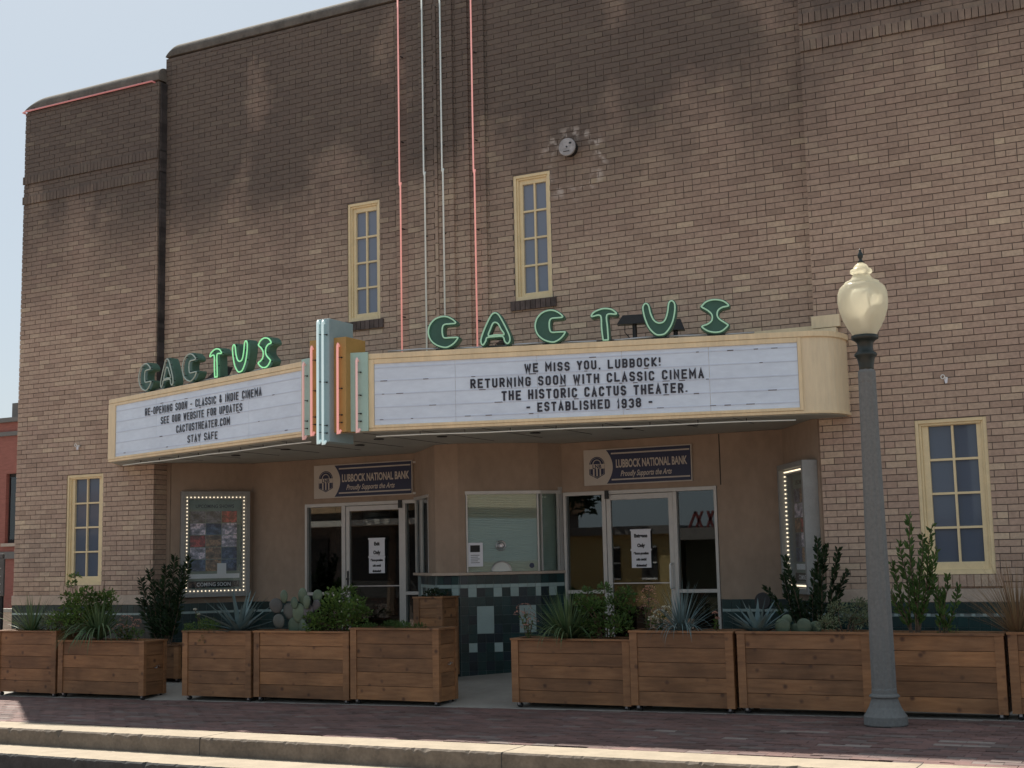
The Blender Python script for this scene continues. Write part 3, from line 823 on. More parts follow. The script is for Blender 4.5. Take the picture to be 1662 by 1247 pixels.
k = MB(); k.poly([f.P(.505, -.0085, CT+.036)]+[p-f.n*.0115 for p in ring(f, .505, CT+.04, .11, 0, .003, 0, math.pi)]); k.build("slot_opening", MT['blind'], w3)
k = MB(); k.poly(ring(f, .87, 1.37, .03, 0, -.008)); k.build("round_sticker", MT['navy'], w3)
# paper on the booth glass
pn = MB(); pn.box(.105, .285, -.008, -.006, 1.37, 1.65, f); pn = pn.build("paper_notice", MT['paper']); tag(pn, "white notice with a dark picture taped inside the ticket booth window", "notice")
k = MB(); k.box(.135, .25, -.0055, -.0045, 1.54, 1.62, f); k.build("printed_picture", MT['interior'], pn)
for i in range(4): text_on(f, "printed_words", ["Ticket sales", "online only", "call box office", "thank you"][i] if False else "", .02, .2, -.004, 1.5-i*.03, MT['ink'], pn) if False else None
k = MB()
for i in range(5): k.box(.14, .245-(i % 2)*.02, -.0055, -.0045, 1.50-i*.022, 1.506-i*.022, f)
k.build("printed_lines", MT['ink'], pn)
# booth tiles
tb = MB().box(-8.2, -8.19, .9, .91, .5, .51).build("tiled_base", MT['grout'], KB)
def booth_tiles(fr, ncol, acc, bigs, smalls, ind=True):
    bk = MB(); bk.box(-.012, fr.L+.012, -.02, -.002, .1, CT-.001, fr); bk.build("tile_backing", MT['grout'], tb)
    zt = CT-.003; th = .1065; rows = [(zt-th, zt, 'd')]; z = zt-th
    rows.append((z-.042, z, 'l')); z -= .042
    rows.append((z-th, z, 'a')); z -= th
    while z > .08: rows.append((z-th, z, 'r')); z -= th
    dw = fr.L/ncol
    low = MB()
    for ri, (a, b, k) in enumerate(rows):
        r = ri-2
        for i in range(int(math.ceil(ncol))):
            x0 = i*dw+.0015; x1 = min(x0+dw-.003, fr.L-.001)
            light = (k == 'l') or (k == 'a' and acc[i % len(acc)] == 'L')
            if k == 'r':
                if r in (2, 3, 4) and i in bigs:
                    if r == 2 and i == bigs[bigs.index(i)//2*2]:
                        add("tile", TM['tl'], tb, fr.P(x0, -.003, b-3*th+.003), (2*dw-.003, -.008, 3*th-.004), (0, 0, fr.yaw()))
                    continue
                if r == 6 and i in smalls: light = True
            if b-.003 < .09: continue
            add("tile", TM['tl' if light else ('tb' if rb.random() < .25 else 'td')], tb, fr.P(x0, -.003, max(a+.003, .07)), (x1-x0, -.006-rb.uniform(0, .0015), b-max(a+.003, .07)), (0, 0, fr.yaw()))
booth_tiles(KF[3], 9.65, "DLDDLDLDDL", [2, 3, 7, 8], [1, 4, 6, 9])
booth_tiles(KF[2], 3, "DDL", [], [])
booth_tiles(KF[1], 9, "LDDLDLDDLD", [1, 2, 6, 7], [0, 3, 5, 8])
booth_tiles(KF[4], 3, "DLD", [], [])

# ================================================================ POSTER CASES
def poster_case(fr, s0, s1, z0, z1, label, header, D=.12):
    c = fr.P((s0+s1)/2, 0, z0)
    P = thing("poster_case", label, "poster case", tuple(c)); W = .055
    m = MB()
    m.box(s0, s0+W, 0, D, z0, z1, fr); m.box(s1-W, s1, 0, D, z0, z1, fr); m.box(s0+W, s1-W, 0, D, z1-W, z1, fr); m.box(s0+W, s1-W, 0, D, z0, z0+W, fr)
    m.build("frame", MT['case'], P, bevel=.003)
    L = .05; m = MB()
    a0, a1, b0, b1 = s0+W, s1-W, z0+W, z1-W
    m.box(a0, a0+L, .0, .09, b0, b1, fr); m.box(a1-L, a1, .0, .09, b0, b1, fr); m.box(a0+L, a1-L, .0, .09, b1-L, b1, fr); m.box(a0+L, a1-L, .0, .09, b0, b0+L, fr)
    lamp = m.build("bulb_border", MT['case'], P)
    bm = MB(); bm.lathe([(.002, 0), (.007, .002), (.009, .008), (.008, .014), (.003, .018)], (0, 0, 0), 8)
    me = bpy.data.meshes.new("bulb"); me.from_pydata(bm.v, [], bm.f); me.materials.append(MT['bulb']); me.update()
    nx, nzv = 16, 27; rot = Vector(fr.n).to_track_quat('Z', 'Y').to_euler()
    for i in range(nx):
        s = a0+L/2+(a1-a0-L)*i/(nx-1)
        for z in (b0+L/2, b1-L/2): add("bulb", me, lamp, fr.P(s, .09, z), rot=rot)
    for j in range(1, nzv-1):
        z = b0+L/2+(b1-b0-L)*j/(nzv-1)
        for s in (a0+L/2, a1-L/2): add("bulb", me, lamp, fr.P(s, .09, z), rot=rot)
    # board
    i0, i1, j0, j1 = a0+L, a1-L, b0+L, b1-L; WW = i1-i0; HH = j1-j0
    m = MB(); m.box(i0, i1, .0, .02, j0, j1, fr); board = m.build("backboard", MT['postgreen'], P)
    if header:
        text_on(fr, "header_words", "UPCOMING SHOWS", .066, (i0+i1)/2, .023, j1-.115, MT['ink'], board, xs=.86, bold=.001)
    m = MB(); m.box(i0+.0, i1-.02, .021, .035, j0+.02, j0+.105, fr); fb = m.build("footer_board", MT['ink'], board)
    text_on(fr, "footer_words", "COMING SOON", .07, (i0+i1)/2-.01, .037, j0+.037, MT['paper'], board, xs=.9, bold=.001)
    pu_ = unit_mesh("show_poster", MT['poster']); cw = WW*.285; ch = HH*.128
    for r in range(5):
        for c_ in range(3):
            s = i0+WW*.04+c_*(cw+.008); z = j1-.15-(r+1)*(ch+.009)
            o = add("show_poster", pu_, board, fr.P(s, .022+.001*rb.random(), z), (cw, -.002, ch), (0, 0, fr.yaw()))
    m = MB(); m.box(i0+.02, i1-.02, .021, .024, j0+.14, j0+.20, fr); m.box(i0+WW*.55, i0+WW*.72, .025, .027, j0+.15, j0+.34, fr); m.build("paper_strip", MT['paper'], board)
    m = MB(); m.box(a0+L+.001, a1-L-.001, .094, .098, b0+L+.001, b1-L-.001, fr); m.build("glass", MT['caseglass'], P)
poster_case(SL, .15, 1.07, 1.03, 2.44, "bulb-lit poster case of upcoming shows on the left entrance wall", True)
poster_case(SR, .28, 1.20, 1.03, 2.40, "bulb-lit poster case seen edge-on, on the right entrance wall beside the brick pier", True, .16)

# ================================================================ BANK SIGNS
def bank_sign(x0, x1, z0, z1, label):
    fr = F((x0, DW-.012), (x1, DW-.012)); Wd = x1-x0; H = z1-z0
    S = thing("sponsor_sign", label, "sign", (x0, DW, z0))
    m = MB(); m.box(0, Wd, -.01, .012, z0, z1, fr); bd = m.build("board", MT['board'], S)
    # navy field with a concave left edge
    pts = []
    for i in range(17):
        a = -1+2*i/16; pts.append((Wd*(.245+.03*(1-a*a)*2-.03), a))
    m = MB()
    for i in range(16):
        (p, a), (q_, b) = pts[i], pts[i+1]; za = z0+H*(.5+a*.47); zb = z0+H*(.5+b*.47)
        m.poly([fr.P(p, .0135, za), fr.P(Wd-.012, .0135, za), fr.P(Wd-.012, .0135, zb), fr.P(q_, .0135, zb)])
    m.build("navy_field", MT['navy'], bd)
    m = MB()
    for zz in (.115, .845): m.box(Wd*.262, Wd-.025, .0137, .0155, z0+H*zz, z0+H*(zz+.04), fr)
    m.build("stripe", MT['board'], bd)
    text_on(fr, "bank_words", "LUBBOCK NATIONAL BANK", H*.31, Wd*.63, .0155, z0+H*.47, MT['board'], bd, xs=.53*Wd/1.37, bold=.004)
    text_on(fr, "slogan_words", "Proudly Supports the Arts", H*.215, Wd*.58, .0155, z0+H*.225, MT['board'], bd, xs=.66*Wd/1.37, shear=.38, bold=.002)
    # emblem: arched shield with columns
    cx = Wd*.125; w_ = Wd*.074; zc = z0+H*.5
    def shield(r, top, bot):
        p = [fr.P(cx-w_*r, 0, zc+H*top), fr.P(cx-w_*r, 0, zc-H*bot), fr.P(cx, 0, zc-H*(bot+.12*r)), fr.P(cx+w_*r, 0, zc-H*bot), fr.P(cx+w_*r, 0, zc+H*top)]
        return p+[fr.P(cx+w_*r*math.cos(a), 0, zc+H*top+w_*r*1.0*math.sin(a)) for a in [math.pi*i/12 for i in range(1, 12)]]
    def lift(p, d): return [q_+fr.n*d for q_ in p]
    m = MB(); m.poly(lift(shield(1, .06, .2), .0135)); m.build("shield", MT['navy'], bd)
    m = MB(); m.tube(lift(shield(.88, .06, .185), .0138), .0022, 4, closed=True)
    m.box(cx-w_*.98, cx+w_*.98, .0138, .0148, zc-H*.04, zc+H*.09, fr)
    for dx in (-.42, 0, .42): m.box(cx+w_*(dx-.09), cx+w_*(dx+.09), .0138, .0147, zc-H*.25, zc-H*.04, fr)
    m.tube([fr.P(cx+w_*.5*math.cos(a), .0145, zc+H*.09+w_*.5*math.sin(a)) for a in [math.pi*i/10 for i in range(11)]], .006, 4); m.build("emblem_lines", MT['board'], bd)
    text_on(fr, "emblem_letters", "LNB", H*.15, cx, .0155, zc-H*.03, MT['navy'], bd, xs=1.0, bold=.002)
bank_sign(-6.81, -5.44, 2.30, 2.725, "navy bank sponsor sign above the right entrance door")
bank_sign(-10.79, -9.24, 2.30, 2.74, "navy bank sponsor sign above the left exit door")
m = MB(); m.box(-9.23, -9.1, DW-.03, DW+.002, 2.30, 2.325); m.box(-9.23, -9.1, DW-.03, DW+.002, 2.70, 2.72); m.build("sign_rail", MT['alu'], TB)
# ================================================================ MARQUEE
MA, MBp, MC = (-12.93, -.5), (-8.35, -1.92), (-3.65, -.53)
LF, RF = F(MA, MBp), F(MBp, MC)
def bez(p0, p1, p2, n=9): return [((1-t)**2*p0[0]+2*t*(1-t)*p1[0]+t*t*p2[0], (1-t)**2*p0[1]+2*t*(1-t)*p1[1]+t*t*p2[1]) for t in [i/n for i in range(n+1)]]
endR = bez(MC, (-3.30, -.445), (-3.325, -.0)); endL = bez((-13.255, -.0), (-12.97, -.40), MA)
foot = endL+[MBp]+endR
MQ = thing("theater_marquee", "cream V-shaped marquee with rounded ends and white message boards over the entrance", "marquee", (-8.3, -.1, 2.83))
m = MB(); m.prism(foot, 2.832, 3.582)
m.build("fascia", MT['cream_end'], MQ)
def grow(pts, d):
    out = []
    for i, p in enumerate(pts):
        a = pts[max(0, i-1)]; b = pts[min(len(pts)-1, i+1)]; t = Vector((b[0]-a[0], b[1]-a[1], 0)).normalized(); out.append((p[0]+t.y*d, p[1]-t.x*d))
    return out
m = MB(); m.prism(grow(foot, .018), 3.584, 3.64); m.prism(grow(foot, .008), 3.578, 3.5835); m.build("cornice", MT['cream'], MQ, bevel=.004)
m = MB(); m.prism(grow(foot, .012), 2.818, 2.846); m.build("bottom_trim", MT['cream'], MQ)
m = MB(); m.prism(grow(foot, -.03), 2.808, 2.817)
sf = m.build("soffit", MT['soffit'], MQ)
m = MB()
for x in [-12.4+.62*i for i in range(14)]:
    yb = (LF.P(0, 0, 0).y+(x-MA[0])*(MBp[1]-MA[1])/(MBp[0]-MA[0])) if x < MBp[0] else (MBp[1]+(x-MBp[0])*(MC[1]-MBp[1])/(MC[0]-MBp[0]))
    m = MB(); m.box(x-.004, x+.004, yb+.08, .0, 2.8045, 2.808); m.build("soffit_seam", MT['blackm'], sf)
for (x, y) in ((-8.9, -.6), (-8.3, -1.1), (-7.6, -.9), (-6.6, -.6), (-5.6, -.4), (-4.9, -.3), (-9.9, -.7), (-10.9, -.4)):
    k = MB(); k.lathe([(.055, 0), (.06, .008), (.045, .009), (.04, .012)], (x, y, 2.796), 16); k.build("recessed_light", MT['blackm'], sf)
def face(fr, s0, s1, p0, p1, z0, z1, seams, rails):
    """s0..s1 whole face, p0..p1/z0..z1 the white panel"""
    for (a, b, c, d) in ((s0, p0, 2.848, 3.577), (p1, s1, 2.848, 3.577), (p0, p1, 2.848, z0), (p0, p1, z1, 3.577)):
        m = MB(); m.box(a+.001, b-.001, .0, .022, c, d, fr); m.build("frame_strip", MT['cream'], MQ, bevel=.003)
    n = len(seams)-1
    for i in range(n):
        m = MB(); m.box(seams[i]+.0015, seams[i+1]-.0015, .001, .008, z0, z1, fr); m.build("message_panel", MT['panel'], MQ)
    for z in rails:
        m = MB(); m.box(p0, p1, .008, .012, z-.006, z+.004, fr); r = m.build("letter_rail", MT['rail'], MQ)
        m = MB(); s = p0+.03+rb.random()*.1
        while s < p1-.1:
            if rb.random() < (.42 if fr is RF else .2):
                L = rb.uniform(.02, .085); m.box(s, s+L, .012, .0135, z-.004-rb.random()*.004, z+.002, fr)
            s += rb.uniform(.12, .32)
        if m.v: m.build("grime_marks", MT['clip'], r, kind="stuff")
RZ = [3.357, 3.216, 3.077, 2.946]; LZ_ = [3.342, 3.206, 3.067, 2.924]
face(RF, 0, RF.L, .478, 4.865, 2.878, 3.53, [.478, 1.36, 2.23, 3.11, 3.99, 4.865], [z-.012 for z in RZ]+[3.485])
face(LF, 0, LF.L, .18, 4.28, 2.875, 3.545, [.18, 1.2, 2.23, 3.25, 4.28], [z-.012 for z in LZ_]+[3.47])
# block letters: chamfered strokes on a unit cell
def _o(*p): return list(p)
c_ = .24; t_ = .14
R_ = [(0, t_), (0, 1-t_), (c_, 1), (1-c_, 1), (1, 1-t_), (1, t_), (1-c_, 0), (c_, 0)]
GL = {
 'A': [[(0, 0), (.5, 1), (1, 0)], [(.2, .3), (.8, .3)]],
 'B': [[(0, .5), (0, 1), (1-c_, 1), (1, 1-t_), (1, .5+t_*.7), (1-c_, .5)], [(0, .5), (1-c_, .5), (1, .5-t_*.7), (1, t_), (1-c_, 0), (0, 0), (0, .5)]],
 'C': [[(1, .7), (1, 1-t_), (1-c_, 1), (c_, 1), (0, 1-t_), (0, t_), (c_, 0), (1-c_, 0), (1, t_), (1, .3)]],
 'D': [[(0, 0), (0, 1), (1-c_, 1), (1, 1-t_), (1, t_), (1-c_, 0), (0, 0)]],
 'E': [[(1, 1), (0, 1), (0, 0), (1, 0)], [(0, .52), (.8, .52)]],
 'F': [[(1, 1), (0, 1), (0, 0)], [(0, .52), (.8, .52)]],
 'G': [[(1, .72), (1, 1-t_), (1-c_, 1), (c_, 1), (0, 1-t_), (0, t_), (c_, 0), (1-c_, 0), (1, t_), (1, .48), (.55, .48)]],
 'H': [[(0, 0), (0, 1)], [(1, 0), (1, 1)], [(0, .5), (1, .5)]],
 'I': [[(.5, 0), (.5, 1)]], '1': [[(.15, .8), (.5, 1), (.5, 0)]],
 'K': [[(0, 0), (0, 1)], [(1, 1), (.1, .45), (1, 0)]],
 'L': [[(0, 1), (0, 0), (1, 0)]],
 'M': [[(0, 0), (0, 1), (.5, .35), (1, 1), (1, 0)]],
 'N': [[(0, 0), (0, 1), (1, 0), (1, 1)]],
 'O': [R_+[R_[0]]], 'P': [[(0, 0), (0, 1), (1-c_, 1), (1, 1-t_), (1, .45+t_), (1-c_, .45), (0, .45)]],
 'R': [[(0, 0), (0, 1), (1-c_, 1), (1, 1-t_), (1, .47+t_), (1-c_, .47), (0, .47)], [(.45, .47), (1, 0)]],
 'S': [[(1, .75), (1, 1-t_), (1-c_, 1), (c_, 1), (0, 1-t_), (0, .5+t_), (c_, .52), (1-c_, .48), (1, .5-t_), (1, t_), (1-c_, 0), (c_, 0), (0, t_), (0, .25)]],
 'T': [[(0, 1), (1, 1)], [(.5, 1), (.5, 0)]],
 'U': [[(0, 1), (0, t_), (c_, 0), (1-c_, 0), (1, t_), (1, 1)]],
 'W': [[(0, 1), (.22, 0), (.5, .8), (.78, 0), (1, 1)]],
 'Y': [[(0, 1), (.5, .45), (1, 1)], [(.5, .45), (.5, 0)]],
 '9': [[(0, .25), (0, t_), (c_, 0), (1-c_, 0), (1, t_), (1, 1-t_), (1-c_, 1), (c_, 1), (0, 1-t_), (0, .58), (c_, .45), (1, .45)]],
 '3': [[(0, .78), (0, 1-t_), (c_, 1), (1-c_, 1), (1, 1-t_), (1, .62), (.75, .5), (1, .38), (1, t_), (1-c_, 0), (c_, 0), (0, t_), (0, .22)], [(.4, .5), (.75, .5)]],
 '8': [[(c_, .52), (0, .66), (0, 1-t_), (c_, 1), (1-c_, 1), (1, 1-t_), (1, .66), (1-c_, .52), (c_, .52)], [(c_, .52), (0, .38), (0, t_), (c_, 0), (1-c_, 0), (1, t_), (1, .38), (1-c_, .52)]],
 '-': [[(.1, .5), (.9, .5)]], '.': [[(.5, -.06), (.5, .1)]], ',': [[(.65, .1), (.3, -.16)]], '!': [[(.5, .38), (.5, 1.06)], [(.5, -.06), (.5, .1)]],
 '&': [[(1, 0), (.2, .72), (.2, .92), (.4, 1), (.6, .92), (.6, .75), (.05, .35), (.05, .12), (.3, 0), (.6, 0), (1, .4)]],
}
NAR = {'I': .35, '1': .45, '.': .35, ',': .4, '!': .35, '-': .8, ' ': .62, 'M': 1.25, 'W': 1.3}
def ribbon(mb, pts, wd, fn, d0, d1):
    P = [Vector((p[0], p[1])) for p in pts]; n = len(P); closed = (P[0]-P[-1]).length < 1e-6
    L = []; Rr = []
    for i in range(n):
        if closed and i in (0, n-1): a, b = P[n-2], P[1]; p = P[i]
        else: a, b = P[max(0, i-1)], P[min(n-1, i+1)]; p = P[i]
        ta = (p-a).normalized() if (p-a).length > 1e-6 else (b-p).normalized(); tb_ = (b-p).normalized() if (b-p).length > 1e-6 else ta
        nn = Vector((-ta.y-tb_.y, ta.x+tb_.x)); nn.normalize(); na = Vector((-ta.y, ta.x)); k = wd/2/max(.35, nn.dot(na))
        ex = Vector((0, 0))
        L.append(p+nn*k); Rr.append(p-nn*k)
    for i in range(n-1):
        mb.hull([fn(L[i], d0), fn(L[i+1], d0), fn(Rr[i+1], d0), fn(Rr[i], d0)], [fn(L[i], d1), fn(L[i+1], d1), fn(Rr[i+1], d1), fn(Rr[i], d1)])
def message(fr, line, s0, s1, zb, h, par):
    wds = [NAR.get(c, 1.) for c in line]; gap = .42 if fr is RF else .5
    tot = sum(wds)+gap*(len(line)-1); k = (s1-s0)/tot; s = s0; wd = h*(.19 if fr is RF else .14)
    for c, w_ in zip(line, wds):
        if c != ' ':
            cw = w_*k; m = MB(); jz = rb.uniform(-.003, .003); tl = rb.uniform(-.012, .012)
            hw = wd/2; x0, x1 = s+hw*.9, s+cw-hw*.9
            if x1 < x0: x0 = x1 = s+cw/2
            for i, pl in enumerate(GL[c]):
                def fn(p, d, i=i): return fr.P(x0+(x1-x0)*p.x+p.y*h*tl, d+i*.0006, zb+hw+(h-2*hw)*p.y+jz)
                # keep the stroke width even: work in metric units
                pm = [(x0+(x1-x0)*a, zb+hw+(h-2*hw)*b+jz) for a, b in pl]
                if c in 'EFTIHLKN1!-' or True:
                    pm = [Vector(p) for p in pm]
                    if (pm[0]-pm[-1]).length > 1e-6 and c in 'AEFTIHLKNMRPYUW1-':
                        a_ = (pm[0]-pm[1]).normalized()*hw; b_ = (pm[-1]-pm[-2]).normalized()*hw
                        pm[0] = pm[0]+a_*(0.98 if c != 'H' or i < 2 else 0); pm[-1] = pm[-1]+b_*(.98 if c != 'H' or i < 2 else 0)
                ribbon(m, pm, wd, lambda p, d, i=i: fr.P(p.x+(p.y-zb)*tl, d+i*.0006, p.y), .0137, .0175)
            m.build("message_letter", MT['letter'], par)
        s += (w_+gap)*k
msgR = MB().box(.5, .51, .0137, .014, 2.89, 2.892, RF).build("right_message", MT['rail'], MQ)
msgL = MB().box(.19, .2, .0137, .014, 2.895, 2.897, LF).build("left_message", MT['rail'], MQ)
message(RF, "WE MISS YOU, LUBBOCK!", 2.10, 3.505, 3.357, .093, msgR)
message(RF, "RETURNING SOON WITH CLASSIC CINEMA", 1.524, 3.934, 3.216, .098, msgR)
message(RF, "THE HISTORIC CACTUS THEATER.", 1.853, 3.765, 3.077, .101, msgR)
message(RF, "- ESTABLISHED 1938 -", 2.11, 3.41, 2.946, .096, msgR)
message(LF, "RE-OPENING SOON - CLASSIC & INDIE CINEMA", .933, 3.508, 3.342, .094, msgL)
message(LF, "SEE OUR WEBSITE FOR UPDATES", 1.322, 3.119, 3.206, .091, msgL)
message(LF, "CACTUSTHEATER.COM", 1.689, 2.866, 3.067, .091, msgL)
message(LF, "STAY SAFE", 1.95, 2.605, 2.924, .09, msgL)
# pylon over the apex
PY = MB().box(-8.5, -8.2, -1.75, -1.5, 3.4, 3.7).build("pylon", MT['blue_side'], MQ)
for fr, a, b in ((LF, 4.325, LF.L-.02), (RF, .02, .42)):
    m = MB(); m.box(a, b, .023, .05, 2.815, 3.655, fr); m.build("side_panel", MT['aqua'], PY, bevel=.003)
m = MB(); m.box(-8.587, -8.117, -1.985, -1.62, 2.81, 3.82); m.build("middle_box", MT['ochre'], PY, bevel=.003)
m = MB(); m.box(-8.420, -8.270, -2.07, -1.63, 2.71, 4.02); m.build("centre_fin", MT['blue_grey'], PY, bevel=.003)
def neon(name, pts, r, mat, par, ends=True):
    m = MB(); m.tube(pts, r, 8); o = m.build(name, mat, par, smooth=True); return o
def hook(x, y, z0, z1): return [(x, y+.03, z1-.03), (x, y+.004, z1-.004), (x, y, z1-.03), (x, y, z0+.03), (x, y-.002, z0), (x+.012, y+.01, z0+.006), (x+.016, y+.03, z0+.04)]
for (x, y, z0, z1, mt_) in ((-8.74, -1.895, 2.77, 3.61, 'n_pink'), (-8.54, -2.02, 2.79, 3.75, 'n_red'), (-8.395, -2.105, 2.69, 4.0, 'n_bluew'), (-8.33, -2.105, 2.68, 3.995, 'n_bluew'), (-8.20, -2.02, 2.79, 3.75, 'n_red'), (-8.03, -1.915, 2.80, 3.59, 'n_pink')):
    n_ = neon("neon_tube", hook(x, y, z0, z1), .0135, MT[mt_], PY)
    k = MB()
    for zz in (z0+.12, z0+.2, (z0+z1)/2, z1-.15):
        k.tube([(x+.03, y+.045, zz), (x+.03, y+.01, zz), (x+.004, y+.005, zz)], .0045, 5); k.lathe([(.001, -.009), (.011, -.004), (.011, .004), (.001, .009)], (x+.03, y+.03, zz), 8)
    k.build("tube_supports", MT['black'], n_, kind="stuff")
# white tubes under the edge
for fr, a, b, wp in ((LF, .13, 4.25, .9), (RF, .45, 4.82, 0)):
    neon("underside_tube", [fr.P(a+(b-a)*i/8, -.13, 2.772+.004*math.sin(i*2.1)) for i in range(9)], .0065, MT['n_white'], MQ)
    k = MB()
    for i in range(1, 9): k.tube([fr.P(a+(b-a)*i/9, -.13, 2.81), fr.P(a+(b-a)*i/9, -.13, 2.776)], .005, 5)
    k.build("tube_standoffs", MT['black'], MQ, kind="stuff")
# flashing on the wall above the right end
m = MB(); m.box(-3.66, -3.37, -.06, -.01, 3.735, 3.86); m.box(-4.3, -3.66, CY-.1, CY-.01, 3.72, 3.78); m.box(-3.66, -3.40, -.10, -.01, 3.672, 3.72)
m.build("flashing", MT['cream_end'], MQ)

# ================================================================ NEON NAME SIGNS
def cr(pts, n=4):
    out = []; L = len(pts)
    for i in range(L):
        p0, p1, p2, p3 = [Vector(pts[(i+j-1) % L]) for j in range(4)]
        for k in range(n):
            t = k/n; out.append(.5*((2*p1)+(p2-p0)*t+(2*p0-5*p1+4*p2-p3)*t*t+(3*p1-p0-3*p2+p3)*t**3))
    return out
def px(l, x0, x1, y0, y1): return [((a-x0)/(x1-x0), (y1-b)/(y1-y0)) for a, b in l]
CL = px([(352, 322), (346, 334), (300, 336), (250, 339), (230, 358), (224, 400), (230, 450), (248, 470), (300, 471), (366, 472), (371, 482), (340, 522), (293, 553), (245, 562), (168, 535), (112, 482), (90, 410), (105, 340), (150, 287), (210, 263), (270, 265), (322, 293)], 90, 372, 262, 562)
AO = px([(735, 226), (765, 242), (790, 280), (830, 360), (868, 450), (873, 500), (850, 527), (825, 505), (805, 458), (730, 455), (655, 460), (641, 492), (614, 529), (596, 505), (602, 450), (650, 335), (700, 246)], 592, 875, 225, 530)
AI = px([(740, 318), (765, 335), (790, 385), (818, 440), (740, 438), (668, 442), (690, 375), (714, 326)], 592, 875, 225, 530)
TL_ = px([(120, 250), (125, 237), (155, 210), (235, 185), (312, 196), (352, 226), (361, 240), (350, 246), (270, 249), (272, 370), (276, 486), (265, 493), (235, 493), (226, 484), (215, 370), (208, 252), (130, 256)], 118, 362, 185, 495)
UL = px([(645, 128), (622, 150), (618, 190), (635, 275), (672, 368), (730, 430), (775, 440), (828, 425), (888, 345), (920, 240), (926, 160), (912, 125), (890, 117), (868, 142), (853, 230), (822, 306), (772, 326), (722, 300), (690, 232), (672, 150)], 615, 928, 115, 440)
SL_ = px([(1183, 162), (1190, 148), (1235, 112), (1310, 98), (1390, 115), (1438, 152), (1438, 168), (1385, 176), (1342, 203), (1330, 250), (1352, 292), (1422, 343), (1426, 360), (1372, 404), (1310, 415), (1240, 400), (1184, 362), (1184, 348), (1240, 330), (1277, 297), (1280, 245), (1245, 203)], 1180, 1442, 98, 415)
def offs(P, d):
    out = []; L = len(P); area = sum(P[i].x*P[(i+1) % L].y-P[(i+1) % L].x*P[i].y for i in range(L)); sg = 1 if area > 0 else -1
    for i in range(L):
        t = (P[(i+1) % L]-P[i-1]); t.normalize(); out.append(P[i]+Vector((t.y, -t.x))*d*sg)
    return out
def name_sign(fr, label, spec, mats):
    S = thing("neon_name_sign", label, "neon sign", tuple(fr.P(2.4, -.08, 3.641)))
    for (ch, s0, s1, z0, z1), mt_ in zip(spec, mats):
        sh = {'C': CL, 'A': AO, 'T': TL_, 'U': UL, 'S': SL_}[ch]
        P = [Vector((s0+(s1-s0)*p.x, z0+(z1-z0)*p.y)) for p in cr(sh)]
        O = offs(P, .017); dF, dB = -.03, -.135; m = MB(); n = len(O)
        hole = None
        if ch == 'A':
            H = [Vector((s0+(s1-s0)*p.x, z0+(z1-z0)*p.y)) for p in cr(AI)]; hole = offs(H, -.012)
        k = len(m.v)
        for d in (dF, dB): m.v += [tuple(fr.P(p.x, d, p.y)) for p in O]
        for i in range(n):
            j = (i+1) % n; m.f.append((k+i, k+j, k+n+j, k+n+i)); m.m.append(1)
        if hole is None:
            m.f.append(tuple(range(k, k+n))); m.m.append(0); m.f.append(tuple(range(k+n, k+2*n))[::-1]); m.m.append(1)
        else:
            h = len(hole); k2 = len(m.v)
            for d in (dF, dB): m.v += [tuple(fr.P(p.x, d, p.y)) for p in hole]
            for i in range(h):
                j = (i+1) % h; m.f.append((k2+i, k2+h+i, k2+h+j, k2+j)); m.m.append(1)
            # join the loops with a slit at the closest pair
            bi, bj = min(((a, b) for a in range(n) for b in range(h)), key=lambda q_: (O[q_[0]]-hole[q_[1]]).length)
            ao = sum(O[i].x*O[(i+1) % n].y-O[(i+1) % n].x*O[i].y for i in range(n)); ah = sum(hole[i].x*hole[(i+1) % h].y-hole[(i+1) % h].x*hole[i].y for i in range(h))
            st = -1 if ao*ah > 0 else 1
            for off_, hoff, mi in ((k, k2, 0), (k+n, k2+h, 1)):
                loop = [off_+(bi+i) % n for i in range(n+1)]+[hoff+(bj+st*i) % h for i in range(h+1)]
                # duplicate slit vertices so that the face stays simple
                vv = [m.v[i] for i in loop]; kk = len(m.v); m.v += vv; m.f.append(tuple(range(kk, kk+len(vv)))); m.m.append(mi)
        lt = m.build("sign_letter", [MT['green'], MT['green_side']], S)
        t = MB(); t.tube([fr.P(p.x, 0, p.y) for p in P], .0085, 6, closed=True); t.build("neon_tube", MT[mt_], lt, smooth=True)
        if hole is not None:
            t = MB(); t.tube([fr.P(p.x, 0, p.y) for p in H], .0085, 6, closed=True); t.build("neon_tube", MT[mt_], lt, smooth=True)
        t = MB()
        for i in range(0, n, max(1, n//7)):
            p = P[i]; t.tube([fr.P(p.x, -.03, p.y), fr.P(p.x, -.006, p.y)], .006, 5)
        c = (s0+s1)/2; t.box(c-.09, c+.09, -.13, -.04, 3.641, 3.664, fr); t.build("letter_mounts", MT['blackm'], lt, kind="stuff")
    m = MB(); m.tube([fr.P(.6+i*.35, -.10, 3.672+.008*math.sin(i*1.7)) for i in range(12 if fr is RF else 9)], .010, 6); m.build("conduit", MT['steel'], S, smooth=True)
    return S
name_sign(RF, "CACTUS neon sign on the right half of the marquee, beside the street lamp", [('C', 1.073, 1.391, 3.669, 3.997), ('A', 1.637, 1.951, 3.671, 4.006), ('C', 2.22, 2.531, 3.665, 3.998), ('T', 2.808, 3.07, 3.655, 3.984), ('U', 3.341, 3.671, 3.680, 4.026), ('S', 3.935, 4.207, 3.676, 4.011)], ['n_green']*6)
